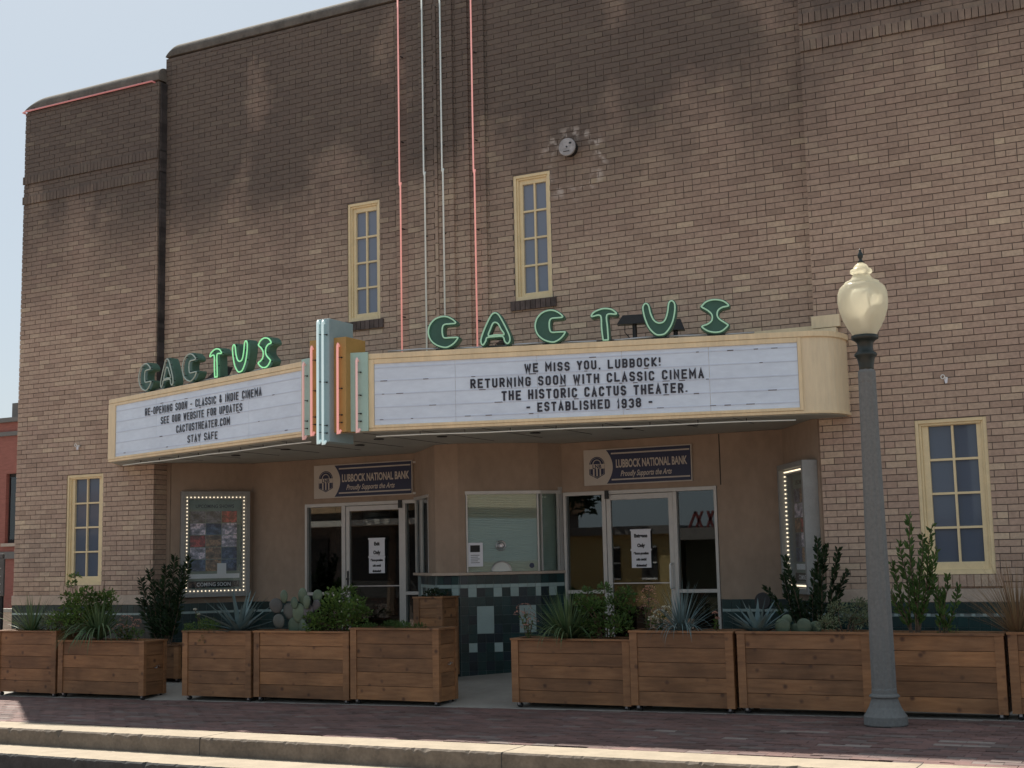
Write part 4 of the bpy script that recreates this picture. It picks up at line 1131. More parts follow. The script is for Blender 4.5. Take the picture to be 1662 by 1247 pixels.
name_sign(LF, "CACTUS neon sign on the left half of the marquee, its last letters lit green", [('C', .739, 1.041, 3.672, 4.015), ('A', 1.277, 1.577, 3.668, 4.016), ('C', 1.792, 2.11, 3.676, 4.01), ('T', 2.408, 2.66, 3.662, 4.0), ('U', 2.892, 3.203, 3.668, 4.017), ('S', 3.425, 3.676, 3.660, 4.0)], ['n_grey', 'n_grey', 'n_grey', 'n_greenlit', 'n_greenlit', 'n_greenlit'])
# floodlights standing on the marquee roof
def flood(fr, s, z, d, label, w_=.34, h=.13, tilt=.12):
    c = fr.P(s, d, z); L = thing("floodlight", label, "floodlight", (c.x, c.y, 3.641))
    m = MB(); m.hull([fr.P(s-w_/2, d+.06, z-h/2), fr.P(s+w_/2, d+.06, z-h/2), fr.P(s+w_/2, d-.06, z-h/2), fr.P(s-w_/2, d-.06, z-h/2)], [fr.P(s-w_/2+.05, d+.04-tilt, z+h/2), fr.P(s+w_/2-.05, d+.04-tilt, z+h/2), fr.P(s+w_/2-.05, d-.04-tilt, z+h/2), fr.P(s-w_/2+.05, d-.04-tilt, z+h/2)])
    m.build("lamp_housing", MT['blackm'], L, bevel=.006)
    m = MB(); m.tube([fr.P(s, d-.02, z-h*.3), fr.P(s, d-.02, 3.65)], .025, 8); m.box(s-.09, s+.09, d-.07, d+.03, 3.641, 3.66, fr); m.build("bracket", MT['blackm'], L)
    m = MB(); m.tube([fr.P(s-.1, d-.02, z-h*.4), fr.P(s-.1, d+.01, z-.14), fr.P(s-.02, d, 3.67)], .005, 5); m.build("cable", MT['black'], L)
flood(RF, 3.22, 3.91, -.28, "wide black floodlight standing between the T and U of the right sign", .36, .12)
flood(RF, 3.64, 3.84, -.34, "grey floodlight half hidden behind the U of the right sign", .2, .14)
flood(RF, 1.85, 3.735, -.20, "small floodlight lying low behind the A of the right sign", .18, .07)
flood(LF, 2.15, 3.78, -.26, "black floodlight behind the second C of the left sign", .34, .14)
flood(LF, 4.30, 3.78, -.22, "small floodlight behind the aqua end of the pylon", .2, .1)

# ================================================================ WALL NEON, VENT CAP, EYE BOLTS
def wall_tube(x, y, z0, z1, zj, mat, label):
    T = tag(MB().tube([(x, y, z1), (x, y, zj+.05), (x+.006, y-.008, zj+.02), (x+.012, y, zj)], .010, 8).tube([(x+.016, y+.01, zj+.05), (x+.014, y-.004, zj+.01), (x+.012, y, zj-.03), (x+.012, y, z0)], .0105, 8).build("neon_tube", mat, None, smooth=True), label, "neon tube", "long neon tubes running up the facade")
    k = MB(); z = z0+.5
    while z < z1: k.tube([(x+.03, y+.07, z), (x+.02, y+.01, z)], .008, 5); z += 1.1
    k.build("standoffs", MT['black'], T, kind="stuff")
wall_tube(-8.73, .05, 3.9, 8.45, 6.03, MT['n_red'], "leftmost of four long tubes up the facade, coral pink")
wall_tube(-8.36, .02, 3.75, 8.45, 6.10, MT['n_white'], "second long tube up the facade, white, left of its centre")
wall_tube(-8.10, .02, 3.75, 8.45, 6.10, MT['n_white'], "third long tube up the facade, white, right of its centre")
wall_tube(-7.68, .05, 3.75, 8.45, 6.03, MT['n_red'], "rightmost of four long tubes up the facade, coral pink")
T = tag(MB().tube([(-12.70, .02, 8.105), (-12.72, -.034, 8.115), (-14, -.036, 8.115), (-15.17, -.036, 8.115), (-15.24, -.02, 8.115), (-15.25, .3, 8.115)], .013, 8).build("neon_tube", MT['n_dull'], None, smooth=True), "dusty pink tube running along the top of the left wing", "neon tube")
k = MB(); 
for i in range(4): k.tube([(-12.9-i*.7, .0, 8.14), (-12.9-i*.7, -.04, 8.14)], .008, 5)
k.build("standoffs", MT['black'], T, kind="stuff")
VC = tag(MB().box(-6.42, -6.40, .1, .14, 6.12, 6.14).build("vent_cap", MT['steel']), "round grey metal cap on the brick above the right upper window", "vent cap")
ORG[VC.name] = Vector((0, 0, 0))
def disc(name, R, y0, y1, mat, par, c=(-6.40, 6.142)):
    m = MB(); n = 28
    m.hull([(c[0]+R*math.cos(2*math.pi*i/n), y1, c[1]+R*math.sin(2*math.pi*i/n)) for i in range(n)], [(c[0]+R*.96*math.cos(2*math.pi*i/n), y0, c[1]+R*.96*math.sin(2*math.pi*i/n)) for i in range(n)]); return m.build(name, mat, par, bevel=.003)
capm = M("weathered_zinc", (.36, .35, .36), .6, .25, 18, .1, metal=.1)
disc("cap", .108, .03, .05, capm, VC, (-6.43, 6.15)); disc("pipe_collar", .095, .045, CY, MT['blackm'], VC, (-6.43, 6.15))
m = MB(); m.tube([(-6.43, .028, 6.15), (-6.43, .02, 6.15)], .01, 6); m.box(-6.40, -6.37, .025, .032, 6.18, 6.20); m.box(-6.475, -6.40, .025, .031, 6.095, 6.102); m.build("cap_bolt", MT['blackm'], VC)
for (x, z, lb) in ((-2.37, 3.12, "white eye bolt with plastic wrap in the brick right of the lamp"), (-13.98, 3.12, "white eye bolt in the brick above the far left window")):
    E_ = thing("eye_bolt", lb, "eye bolt", (x, 0, z)); m = MB(); m.lathe([(.005, -.012), (.02, -.008), (.022, .008), (.005, .012)], (x, -.02, z), 10)
    m.tube([(x, .0, z), (x, -.05, z)], .012, 6); m.tube([(x-.02+.018*math.cos(a), -.055, z+.012+.02*math.sin(a)) for a in [2*math.pi*i/10 for i in range(10)]], .005, 5, closed=True); m.build("bolt_ring", MT['white'], E_, smooth=True)
    m = MB(); m.hull([(x-.01, -.05, z-.01), (x+.025, -.045, z-.005), (x+.02, -.02, z), (x-.01, -.02, z)], [(x, -.055, z-.055), (x+.02, -.05, z-.05), (x+.016, -.03, z-.05), (x, -.03, z-.052)]); m.build("plastic_wrap", MT['paper'], E_)
# ================================================================ STREET LAMP
LX, LY = -2.645, -2.13
LZ = g(LX)
lamp_ = thing("street_lamp", "fluted grey concrete street lamp with a frosted acorn globe, in front of the planters", "street lamp", (LX, LY, LZ))
LX2 = -2.60
m = MB(); m.lathe([(.172, 0), (.178, .01), (.176, .075), (.168, .085), (.158, .10), (.13, .15), (.115, .19), (.108, .215), (.106, .225)], (LX, LY, LZ), 24); m.build("base", MT['lampc'], lamp_, smooth=False, bevel=.003)
m = MB(); m.lathe([(.108, .222), (.122, .228), (.124, .238), (.112, .25), (.104, .256)], (LX, LY, LZ), 24); m.build("base_ring", MT['lampc'], lamp_, smooth=True)
def shaft():
    m = MB(); n = 24; lv = [(.103, .25, 0), (.102, .285, 0), (.100, .30, 1), (.0975, .7, 1), (.088, 1.5, 1), (.0765, 2.4, 1), (.0735, 2.84, 1), (.0735, 2.86, 0), (.0745, 2.93, 0), (.062, 2.955, 0)]
    for (r, z, fl) in lv:
        for j in range(n):
            a = 2*math.pi*(j//3)/8+.12+[-.07, .07, math.pi/8][j % 3]; k = [1.0, 1.0, .885][j % 3] if fl else [1, 1, .97][j % 3]
            m.v.append((LX+r*k*math.cos(a), LY+r*k*math.sin(a), LZ+z))
    for i in range(len(lv)-1):
        for j in range(n):
            j2 = (j+1) % n; m.f.append((i*n+j, i*n+j2, (i+1)*n+j2, (i+1)*n+j)); m.m.append(0)
    m.f.append(tuple((len(lv)-1)*n+j for j in range(n))); m.m.append(0)
    return m.build("fluted_shaft", MT['lampc'], lamp_)
shaft()
m = MB(); m.lathe([(.062, 2.955-.0), (.062, 3.0), (.066, 3.03), (.074, 3.07), (.092, 3.09), (.097, 3.10), (.09, 3.115), (.07, 3.13), (.064, 3.16), (.068, 3.2), (.09, 3.225), (.113, 3.235), (.115, 3.265), (.10, 3.27)], (LX, LY, LZ-.02), 28); m.build("lamp_fitter", MT['lampm'], lamp_, smooth=True)
prof = [(.085, 3.255), (.105, 3.29), (.14, 3.345), (.178, 3.42), (.203, 3.50), (.212, 3.57), (.208, 3.64), (.19, 3.69), (.168, 3.713), (.164, 3.716), (.150, 3.717), (.148, 3.719), (.147, 3.738), (.143, 3.741), (.115, 3.752), (.088, 3.772), (.072, 3.80), (.070, 3.806), (.074, 3.810), (.090, 3.818), (.094, 3.826), (.092, 3.842), (.086, 3.850), (.068, 3.858), (.062, 3.872), (.048, 3.89), (.02, 3.91), (.008, 3.915)]
m = MB(); m.lathe([(r, z-.008) for r, z in prof], (LX, LY, LZ-.02), 48, flute=.012)
gl = m.build("globe", MT['globe'], lamp_, smooth=True)
m = MB(); m.lathe([(.03, 3.28), (.035, 3.42), (.05, 3.44), (.10, 3.50), (.105, 3.62), (.09, 3.66), (.03, 3.67)], (LX, LY, LZ-.02), 16); m.build("lamp_bulb", MT['white'], lamp_, smooth=True)
m = MB(); m.lathe([(.02, 3.90), (.026, 3.91), (.014, 3.925), (.012, 3.935), (.022, 3.95), (.024, 3.965), (.02, 3.985), (.01, 4.0), (.012, 4.01), (.004, 4.025)], (LX, LY, LZ-.02), 12); m.build("finial", MT['lampm'], lamp_, smooth=True)

# ================================================================ PLANTERS
wu = unit_mesh("plank", MT['wood'])
def plank(par, name, x0, x1, y0, y1, z0, z1): return add(name, wu, par, (x0, y0, z0), (x1-x0, y1-y0, z1-z0))
cast = MB(); cast.lathe([(.004, -.028), (.018, -.026), (.024, -.012), (.024, .012), (.018, .026), (.004, .028)], (0, 0, 0), 10)
cme = bpy.data.meshes.new("caster_wheel"); cme.from_pydata([(z, x, y) for x, y, z in cast.v], [], cast.f); cme.materials.append(MT['black']); cme.update()
def planter(x0, x1, y0, y1, top, label, rows=5, gz=None, handle=False, h=None, group="cedar planters on casters", shade=0):
    """five courses of cedar boards between corner posts, on casters"""
    gz = gz if gz is not None else g((x0+x1)/2)
    P = thing("wooden_planter", label, "planter", ((x0+x1)/2, (y0+y1)/2, gz), group)
    zb = gz+.05; zt = top; pw = .075; e = .011
    for (a, c) in ((x0, y0), (x1-pw, y0), (x0, y1-.045), (x1-pw, y1-.045)):
        plank(P, "corner_post", a, a+pw, c, c+.045, zb+rb.uniform(0, .006), zt-.02)
    for (a, b) in ((x0+.004, x0+.03), (x1-.03, x1-.004)):
        for yy in (y0+.046, y1-.046-.05): pass
    H = (zt-.02-zb-.004)/rows
    for i in range(rows):
        z0 = zb+.004+H*i; z1 = z0+H-.0045; j = rb.uniform(-.002, .002)
        plank(P, "plank", x0+pw+.001, x1-pw-.001, y0+e+j, y0+.035, z0, z1)
        plank(P, "plank", x0+.012, x0+.03, y0+.047, y1-.047, z0, z1)
        plank(P, "plank", x1-.03+.0, x1-.012+j, y0+.047, y1-.047, z0, z1)
        plank(P, "plank", x0+pw+.001, x1-pw-.001, y1-.035, y1-e, z0, z1)
    # mitred cap
    cw = .05
    for (ax0, ax1, ay0, ay1) in ((x0-.008, x1+.008, y0-.008, y0+cw), (x0-.008, x1+.008, y1-cw, y1+.008), (x0-.008, x0+cw, y0+cw+.001, y1-cw-.001), (x1-cw, x1+.008, y0+cw+.001, y1-cw-.001)):
        plank(P, "cap_rail", ax0, ax1, ay0, ay1, zt-.0195, zt)
    s = MB(); s.box(x0+.03, x1-.03, y0+.036, y1-.036, zt-.12, zt-.045); s.box(x0+.03, x1-.03, y0+.036, y1-.036, zb+.02, zb+.03); s.build("soil", MT['soil'], P)
    for (a, c) in ((x0+.06, y0+.05), (x1-.06, y0+.05), (x0+.06, y1-.05), (x1-.06, y1-.05)):
        k = MB(); k.box(a-.012, a+.012, c-.02, c+.02, gz+.028, zb+.01); o = k.build("caster", MT['steel'], P)
        add("wheel", cme, o, (a, c+.01, gz+.0255))
    if handle:
        yc = (y0+y1)/2+.03; zc = zb+(zt-zb)*.5; k = MB()
        k.tube([(x1-.01, yc-.03, zc), (x1+.012, yc-.028, zc-.006), (x1+.02, yc-.02, zc), (x1+.012, yc-.01, zc+.014), (x1-.01, yc-.006, zc+.016)], .004, 6); k.tube([(x1-.01, yc+.03, zc+.016), (x1+.014, yc+.034, zc+.01), (x1-.005, yc+.04, zc-.002)], .003, 6); k.build("handle", MT['steel'], P, smooth=True)
    return P
y0, y1 = -1.65, -1.30
def pl(nm, x0, x1, top, label, **k): return planter(x0, x1, y0+k.pop('dy', 0), y1+k.pop('dy1', 0), top, label, **k)
pl('A', -13.63, -12.60, .705, "cedar planter at the far left of the row, holding dark spiky blades", rows=5)
pl('B', -12.53, -11.17, .60, "lowest cedar planter, with yucca blades trailing over its front", rows=4, handle=True, dy=-.03, dy1=0)
pl('C', -10.62, -9.64, .722, "narrow cedar planter below the left poster case, with trailing herb and blue agave", rows=5)
pl('D', -9.60, -8.335, .727, "cedar planter below the exit door, with prickly pear and rose bush", rows=5)
pl('E', -8.315, -7.225, .765, "cedar planter of low ground cover, with a metal latch on its open end", rows=5, handle=True, dy1=.03)
pl('F', -6.41, -5.14, .672, "cedar planter right of the gap, with the broad green yucca", rows=5, dy=.04, dy1=.04)
pl('G', -5.12, -4.10, .757, "cedar planter below the right door, with red-flowered hesperaloe", rows=5)
pl('H', -4.06, -2.86, .757, "long cedar planter left of the lamp, with blue agave, cactus and sage", rows=5)
pl('I', -2.84, -1.755, .752, "cedar planter directly behind and right of the lamp, with upright evergreens", rows=5, dy=.02)
pl('J', -1.72, -.75, .765, "cedar planter cut off by the right edge, with dry reddish grass", rows=5)
planter(-8.44, -8.05, -.20, .17, 1.04, "tall narrow cedar planter standing against the ticket booth", rows=8, gz=.085)
planter(-12.35, -11.60, -.62, -.30, .49, "low cedar planter set back by the left pier, holding a tall dark shrub", rows=3, gz=.02)

# ================================================================ PLANTS
rp = random.Random(11)
def leafquad(m, p, d, L, W, up=None, fold=.25):
    d = d.normalized(); s = d.cross(up or Vector((rp.uniform(-1, 1), rp.uniform(-1, 1), rp.uniform(-1, 1)+1.5)))
    if s.length < 1e-3: s = Vector((1, 0, 0))
    s.normalize(); n_ = s.cross(d)
    a = p; b = p+d*L*.5+s*W*.5+n_*W*fold; c = p+d*L; e = p+d*L*.5-s*W*.5+n_*W*fold; mid = p+d*L*.5
    k = len(m.v); m.v += [tuple(a), tuple(b), tuple(c), tuple(e)]; m.f.append((k, k+1, k+2, k+3)); m.m.append(m.mi)
def rdir(zmin=-1):
    while True:
        v = Vector((rp.uniform(-1, 1), rp.uniform(-1, 1), rp.uniform(zmin, 1)))
        if .05 < v.length < 1: return v.normalized()
def bush(base, tips, r_, n, L, W, mat, label, cat="shrub", nm="shrub", stems=True, flowers=None, zsq=.8, ymax=.24):
    """stems from the soil to clumps of leaves"""
    P = thing(nm, label, cat, tuple(base)); B = Vector(base)
    m = MB(); st = MB()
    for (tx, tz, s) in tips:
        c = B+Vector((tx, rp.uniform(-.1, .1), tz)); mid = B+(c-B)*.5+Vector((rp.uniform(-.03, .03), 0, .03))
        st.tube([B+Vector((tx*.15, 0, -.02)), mid, c], [.008, .006, .003], 5)
        k = int(n*s*s)
        for _ in range(k):
            d = rdir(-.5); q_ = d*(rp.random()**.45)*r_*s; q_.z *= zsq; q_.y = max(-ymax, min(ymax, q_.y))
            leafquad(m, c+q_, (d+Vector((0, 0, .35))+rdir()*.7), L*rp.uniform(.6, 1.2), W*rp.uniform(.7, 1.2))
        for _ in range(4):
            d = rdir(-.1); e = c+d*r_*s*.95; st.tube([c, (c+e)/2+Vector((0, 0, .02)), e], [.003, .0025, .0015], 4)
    m.build("foliage", mat, P, kind="stuff")
    if stems: st.build("stem", MT['stem'], P)
    if flowers:
        fm, cnt, sz = flowers; f = MB()
        for _ in range(cnt):
            tx, tz, s = rp.choice(tips); c = B+Vector((tx, 0, tz))+rdir(-.3)*r_*s*rp.uniform(.7, 1.05)
            for q_ in range(6):
                a = q_*math.pi/3+rp.random(); leafquad(f, c, Vector((math.cos(a), -.8, math.sin(a))), sz, sz*.8)
        f.build("flower", MT[fm], P)
    return P
def upright(base, stems, dens, L, W, mat, label, cat="shrub", nm="upright_shrub", spread=.5):
    """stems: (x offset, y offset, height, lean x) with leaves packed along them"""
    P = thing(nm, label, cat, tuple(base)); B = Vector(base); m = MB(); st = MB()
    for (ox, oy, h, lx) in stems:
        pts = [B+Vector((ox*.35+(ox*.65+lx)*t**1.2+.012*math.sin(t*7+ox*40), oy*t, h*t)) for t in [i/8 for i in range(9)]]
        st.tube(pts, [.009-.0008*i for i in range(9)], 5)
        n = int(dens*h)
        for i in range(n):
            t = .12+.88*(i+rp.random())/n; k = min(7, int(t*8)); f = t*8-k; p = pts[k].lerp(pts[k+1], f)
            ax = (pts[k+1]-pts[k]).normalized(); o_ = ax.cross(rdir()).normalized()
            taper = 1.0 if t < .8 else 1.35-.55*t
            leafquad(m, p, ax*rp.uniform(.5, 1.1)+o_*spread*rp.uniform(.7, 1.4), L*rp.uniform(.75, 1.2)*taper, W*rp.uniform(.8, 1.2), up=ax.cross(o_))
    m.build("foliage", mat, P, kind="stuff"); st.build("stem", MT['stem'], P)
    return P
def blade(m, B, az, el, L, W, droop, n=6, cup=.25, thick=0.0, tipw=.02):
    """a tapering strap leaf: az, el in radians"""
    p = Vector(B); e = el; pts = []; 
    for i in range(n+1):
        t = i/n; w_ = W*(.75+.25*math.sin(math.pi*min(1, t*1.6)))*(1-t**2.2) if i < n else W*tipw
        h = Vector((math.cos(az), math.sin(az), 0)); d = h*math.cos(e)+Vector((0, 0, 1))*math.sin(e); s = Vector((-math.sin(az), math.cos(az), 0)); nn = s.cross(d)*-1
        pts.append((p-s*w_/2-nn*w_*cup*-1, p.copy(), p+s*w_/2+nn*w_*cup)); p = p+d*L/n; e -= droop/n*(.4+1.2*t)
    k = len(m.v)
    for a, b, c in pts: m.v += [tuple(a), tuple(b), tuple(c)]
    for i in range(n):
        for j in (0, 1): m.f.append((k+i*3+j, k+i*3+j+1, k+i*3+3+j+1, k+i*3+3+j)); m.m.append(m.mi)
def rosette(base, n, L, W, mat, label, nm, cat, els, droop=(.1, .5), single=True, cup=.25, trail=None):
    P = thing(nm, label, cat, tuple(base)); B = Vector(base); bulk = MB(); core = MB()
    core.lathe([(.02, -.03), (.035, 0), (.02, .04)], tuple(B), 8); core.build("crown", MT['stem'], P)
    for i in range(n):
        az = i*2.399963+rp.uniform(-.2, .2); t = i/n; el = els[0]+(els[1]-els[0])*t+rp.uniform(-.12, .12)
        l = L*rp.uniform(.82, 1.1); dr = rp.uniform(*droop)*(1.2-t)
        # blades that would reach back over the wall side stay steeper
        m = MB() if single else bulk
        blade(m, B+Vector((math.cos(az)*.02, math.sin(az)*.02, 0)), az, el, l, W*rp.uniform(.85, 1.1), dr, 6 if single else 5, cup)
        if single: m.build("leaf", mat, P, smooth=True)
    if trail:
        for i in range(trail[0]):
            az = rad(-90)+rp.uniform(-1.25, 1.25); m = MB()
            blade(m, B+Vector((math.cos(az)*.04, math.sin(az)*.04, .08)), az, rp.uniform(.15, .6), trail[1]*rp.uniform(.8, 1.15), W*rp.uniform(.8, 1.0), rp.uniform(1.9, 2.4), 9, cup)
            m.build("leaf", mat, P, smooth=True)
    if not single: bulk.build("blades", mat, P, kind="stuff", smooth=True)
    return P
def pads(base, spec, mat2, label):
    P = thing("prickly_pear", label, "cactus", tuple(base)); B = Vector(base)
    for (x, z, rx, rz, tilt, mi) in spec:
        m = MB(); n1, n2 = 8, 16; c = B+Vector((x, rp.uniform(-.05, .05), z)); az = rp.uniform(-.5, .5)
        for i in range(n1+1):
            a = math.pi*i/n1
            for j in range(n2):
                b = 2*math.pi*j/n2; q_ = Vector((math.sin(a)*math.cos(b)*rx*(1+.12*math.sin(b)), -math.cos(a)*.016*(1+.3*math.cos(b*3)), math.sin(a)*math.sin(b)*rz))
                q_.y = -math.cos(a)*.016; v = Vector((q_.x*math.cos(tilt)-q_.z*math.sin(tilt), q_.y, q_.x*math.sin(tilt)+q_.z*math.cos(tilt)))
                v = Vector((v.x*math.cos(az)-v.y*math.sin(az), v.x*math.sin(az)+v.y*math.cos(az), v.z)); m.v.append(tuple(c+v))
        for i in range(n1):
            for j in range(n2): j2 = (j+1) % n2; m.f.append((i*n2+j, i*n2+j2, (i+1)*n2+j2, (i+1)*n2+j)); m.m.append(0)
        m.build("pad", mat2[mi], P, smooth=True)
def sedum(base, heads, label, fmat='f_pink', r=.035, leafm='g_mid', nm="sedum"):
    P = thing(nm, label, "flower", tuple(base)); B = Vector(base); st = MB(); lf = MB()
    for (x, z, s) in heads:
        c = B+Vector((x, rp.uniform(-.06, .06), z)); st.tube([B+Vector((x*.3, 0, -.02)), (B+c)/2+Vector((0, 0, .02)), c], .004, 5)
        f = MB()
        for _ in range(46):
            d = rdir(-.2); p = c+Vector((d.x*r*s*1.25, d.y*r*s, d.z*r*s*.7)); leafquad(f, p, d+rdir()*.4, .014, .012)
        f.build("flower_head", MT[fmat], P)
        for i in range(12):
            t = rp.uniform(.15, .9); p = B.lerp(c, t); d = rdir(-.1); leafquad(lf, p, d, .04, .022)
    st.build("stem", MT['stem'], P); lf.build("foliage", MT[leafm], P, kind="stuff")
Y = -1.47
# far-left planter
rosette((-13.2, Y, .66), 60, .50, .022, MT['g_yucca'], "dark spiky blades fanning out of the far left planter", "spiky_plant", "plant", (.35, 1.4), (.1, .5), single=False)
sedum((-12.78, Y, .66), [(.0, .22, .9), (-.05, .16, .8)], "small white-flowered plant at the right end of the far left planter", 'f_white')
bush((-12.95, Y, .66), [(-.05, .12, .8), (.12, .16, .9), (.28, .1, .7)], .15, 220, .05, .018, MT['g_sage'], "brownish low bush beside the far left spiky plant", stems=True)
# second planter
bush((-12.35, Y, .56), [(0, .30, 1.1), (-.16, .2, .9), (.18, .3, 1.1), (-.02, .48, .9), (.2, .48, .8), (-.2, .42, .6), (-.26, .56, .35), (-.27, .68, .35), (-.22, .78, .3), (.3, .52, .7), (.1, .55, .7), (-.3, .25, .8)], .18, 330, .046, .029, MT['g_bright'], "leafy green bush with yellow flowers in the lowest planter", flowers=('f_yel', 9, .018))
rosette((-12.05, Y-.03, .60), 64, .54, .032, MT['g_yucca'], "arching yucca trailing over the front of the lowest planter", "yucca", "yucca", (.55, 1.5), (.1, .9), single=True, trail=(36, .62))
sedum((-11.62, Y, .56), [(-.02, .28, 1.7), (.1, .24, 1.2), (-.12, .19, 1.2), (-.2, .14, .9), (.16, .2, 1.0), (0, .18, 1.0)], "pinkish sedum heads at the right end of the lowest planter")
bush((-11.45, Y, .56), [(0, .1, .7), (-.3, .1, .8)], .13, 160, .04, .02, MT['g_mid'], "low green filler plant around the pinkish sedum")
# set-back planter
upright((-11.98, -.46, .44), [(-.35, 0, .84, -.05), (-.24, .03, .95, -.04), (-.1, 0, .8, 0), (.02, -.04, 1.0, .02), (.12, .02, 1.12, .03), (.22, 0, 1.0, .06), (.3, .03, 1.1, .08), (-.3, -.05, .6, -.08), (.15, -.05, .7, .0), (0, .05, .6, 0)], 190, .10, .022, MT['g_dark'], "tall dark feathery evergreen in front of the left brick pier", spread=.95)
# third
bush((-10.42, Y-.04, .70), [(-.14, .03, .8), (.02, .06, 1.0), (.16, .03, .85), (-.03, -.05, .6), (.08, -.07, .6)], .12, 420, .03, .008, MT['g_bright'], "fine green herb mound spilling over the narrow planter", nm="trailing_herb", cat="herb", stems=False)
rosette((-9.95, Y, .69), 27, .50, .075, MT['g_blue'], "blue-grey agave in the narrow planter below the poster case", "agave", "agave", (.15, 1.4), (-.1, .35), cup=.3)
k_ = sedum((-10.55, Y+.05, .69), [(-.02, .20, .5), (-.06, .26, .4)], "slender pale stem with a tiny flower beside the herb mound", 'f_white', r=.02)
# fourth: prickly pear, rose
pads((-9.15, Y, .69), [(-.05, .07, .085, .11, .1, 0), (.12, .06, .09, .10, -.1, 0), (-.22, .13, .07, .085, .3, 1), (-.12, .24, .085, .095, .1, 1), (.03, .22, .08, .11, 0, 0), (.16, .21, .085, .11, -.15, 1), (-.27, .30, .075, .085, .3, 1), (-.17, .40, .058, .075, .05, 0), (.06, .40, .068, .095, .05, 0), (.17, .34, .06, .08, -.2, 0), (.26, .40, .06, .075, -.2, 0), (.27, .30, .055, .07, -.4, 1), (-.02, .33, .06, .07, .2, 0)], (MT['g_pad'], MT['g_padp']), "prickly pear with round grey-green and purplish pads below the exit door")
bush((-8.58, Y, .69), [(0, .12, 1), (-.22, .12, .9), (.18, .14, .9), (-.05, .28, 1.05), (.15, .3, .85), (.24, .26, .7), (-.12, .4, .7), (.04, .44, .6), (-.3, .06, .7), (.3, .2, .6), (-.36, .16, .5)], .16, 320, .042, .027, MT['g_bright'], "rose bush with small white blooms below the exit door", nm="rose_bush", cat="rose bush", flowers=('f_white', 14, .016))
# fifth: ground cover
bush((-7.95, Y, .73), [(-.3, .01, .8), (-.18, .03, .9), (-.04, .04, 1), (.1, .04, 1), (.24, .04, .9), (.36, .03, .8)], .10, 330, .026, .008, MT['g_mid'], "low feathery ground cover along the planter with the latch", nm="ground_cover", cat="ground cover", stems=False, zsq=.55)
# tall planter
bush((-8.25, -.02, 1.0), [(-.1, .05, .9), (.03, .06, 1.), (.13, .05, .8)], .08, 160, .035, .014, MT['g_dark'], "small dark plants peeping over the tall narrow planter")
# sixth
sedum((-6.28, Y, .63), [(-.06, .33, 1.7), (-.02, .26, 1.4), (.04, .2, 1.3), (-.09, .27, 1.2), (-.02, .14, 1.1)], "dusty pink sedum at the left end of the planter with the broad yucca")
rosette((-5.85, Y, .65), 150, .53, .021, MT['g_yucca'], "broad green yucca fanning out of the planter right of the gap", "yucca", "yucca", (.18, 1.5), (0, .5), single=True, trail=(16, .48))
bush((-5.45, Y, .64), [(0, .14, 1), (-.2, .12, .9), (.2, .16, .9), (-.1, .32, .95), (.12, .34, .95), (-.16, .46, .5), (.22, .44, .7), (.02, .5, .5), (.26, .28, .6), (-.22, .4, .4)], .14, 300, .044, .024, MT['g_mid'], "tall leafy green bush between the yucca and the red-flowered plant")
# seventh
sedum((-5.0, Y, .71), [(0, .38, 1.7), (.05, .30, 1.5), (-.03, .32, 1.4), (.09, .22, 1.2), (.03, .43, 1.2), (-.04, .24, 1.1)], "reddish pink flower heads beside the green bush, below the right door")
sedum((-4.86, Y-.03, .71), [(0, .20, 1.3), (.06, .24, 1.1), (-.05, .15, 1.0), (.0, .12, .9)], "cream-flowered plant at the foot of the reddish flowers", 'f_white')
rosette((-4.66, Y, .71), 90, .50, .015, MT['g_blue'], "grey-green hesperaloe with thin arching leaves below the right door", "hesperaloe", "plant", (.2, 1.5), (.2, 1.1), single=True, trail=(16, .42))
sedum((-4.32, Y, .71), [(0, .2, .6), (.02, .15, .5)], "tiny pale pink bloom at the right end of the hesperaloe planter", r=.025)
# eighth
rosette((-3.92, Y, .72), 22, .33, .075, MT['g_blue'], "small blue-grey agave at the left end of the long planter", "agave", "agave", (.15, 1.35), (-.1, .3), cup=.3)
pads((-3.55, Y, .71), [(-.12, .08, .075, .08, .2, 0), (-.02, .05, .06, .06, 0, 0), (.08, .08, .075, .08, -.3, 0), (.16, .07, .06, .06, .3, 0), (-.1, .14, .05, .05, .5, 0)], (MT['g_pad'], MT['g_padp']), "low prickly pear in the long planter left of the lamp")
bush((-3.12, Y, .72), [(-.12, .1, .9), (.05, .12, 1), (.2, .12, .9), (-.05, .22, .8), (.12, .24, .8), (.22, .22, .6)], .12, 420, .028, .012, MT['g_sage'], "grey-green sage mound in the long planter, left of the lamp post", nm="sage", cat="sage")
upright((-3.72, -.35, .46), [(-.4, 0, .66, -.05), (-.3, .05, .78, 0), (-.18, 0, .72, 0), (-.2, -.05, .95, -.02), (.02, .03, .8, 0), (.1, 0, 1.12, 0), (.14, -.04, 1.05, .04), (.26, 0, 1.02, .04), (.3, .03, .8, .06), (-.05, 0, .5, 0)], 190, .07, .026, MT['g_dark'], "dark upright evergreen standing before the right poster case", spread=.7)
planter(-4.05, -3.35, -.52, -.2, .50, "low cedar planter behind the row, holding the dark evergreen by the right poster case", rows=3, gz=.06)
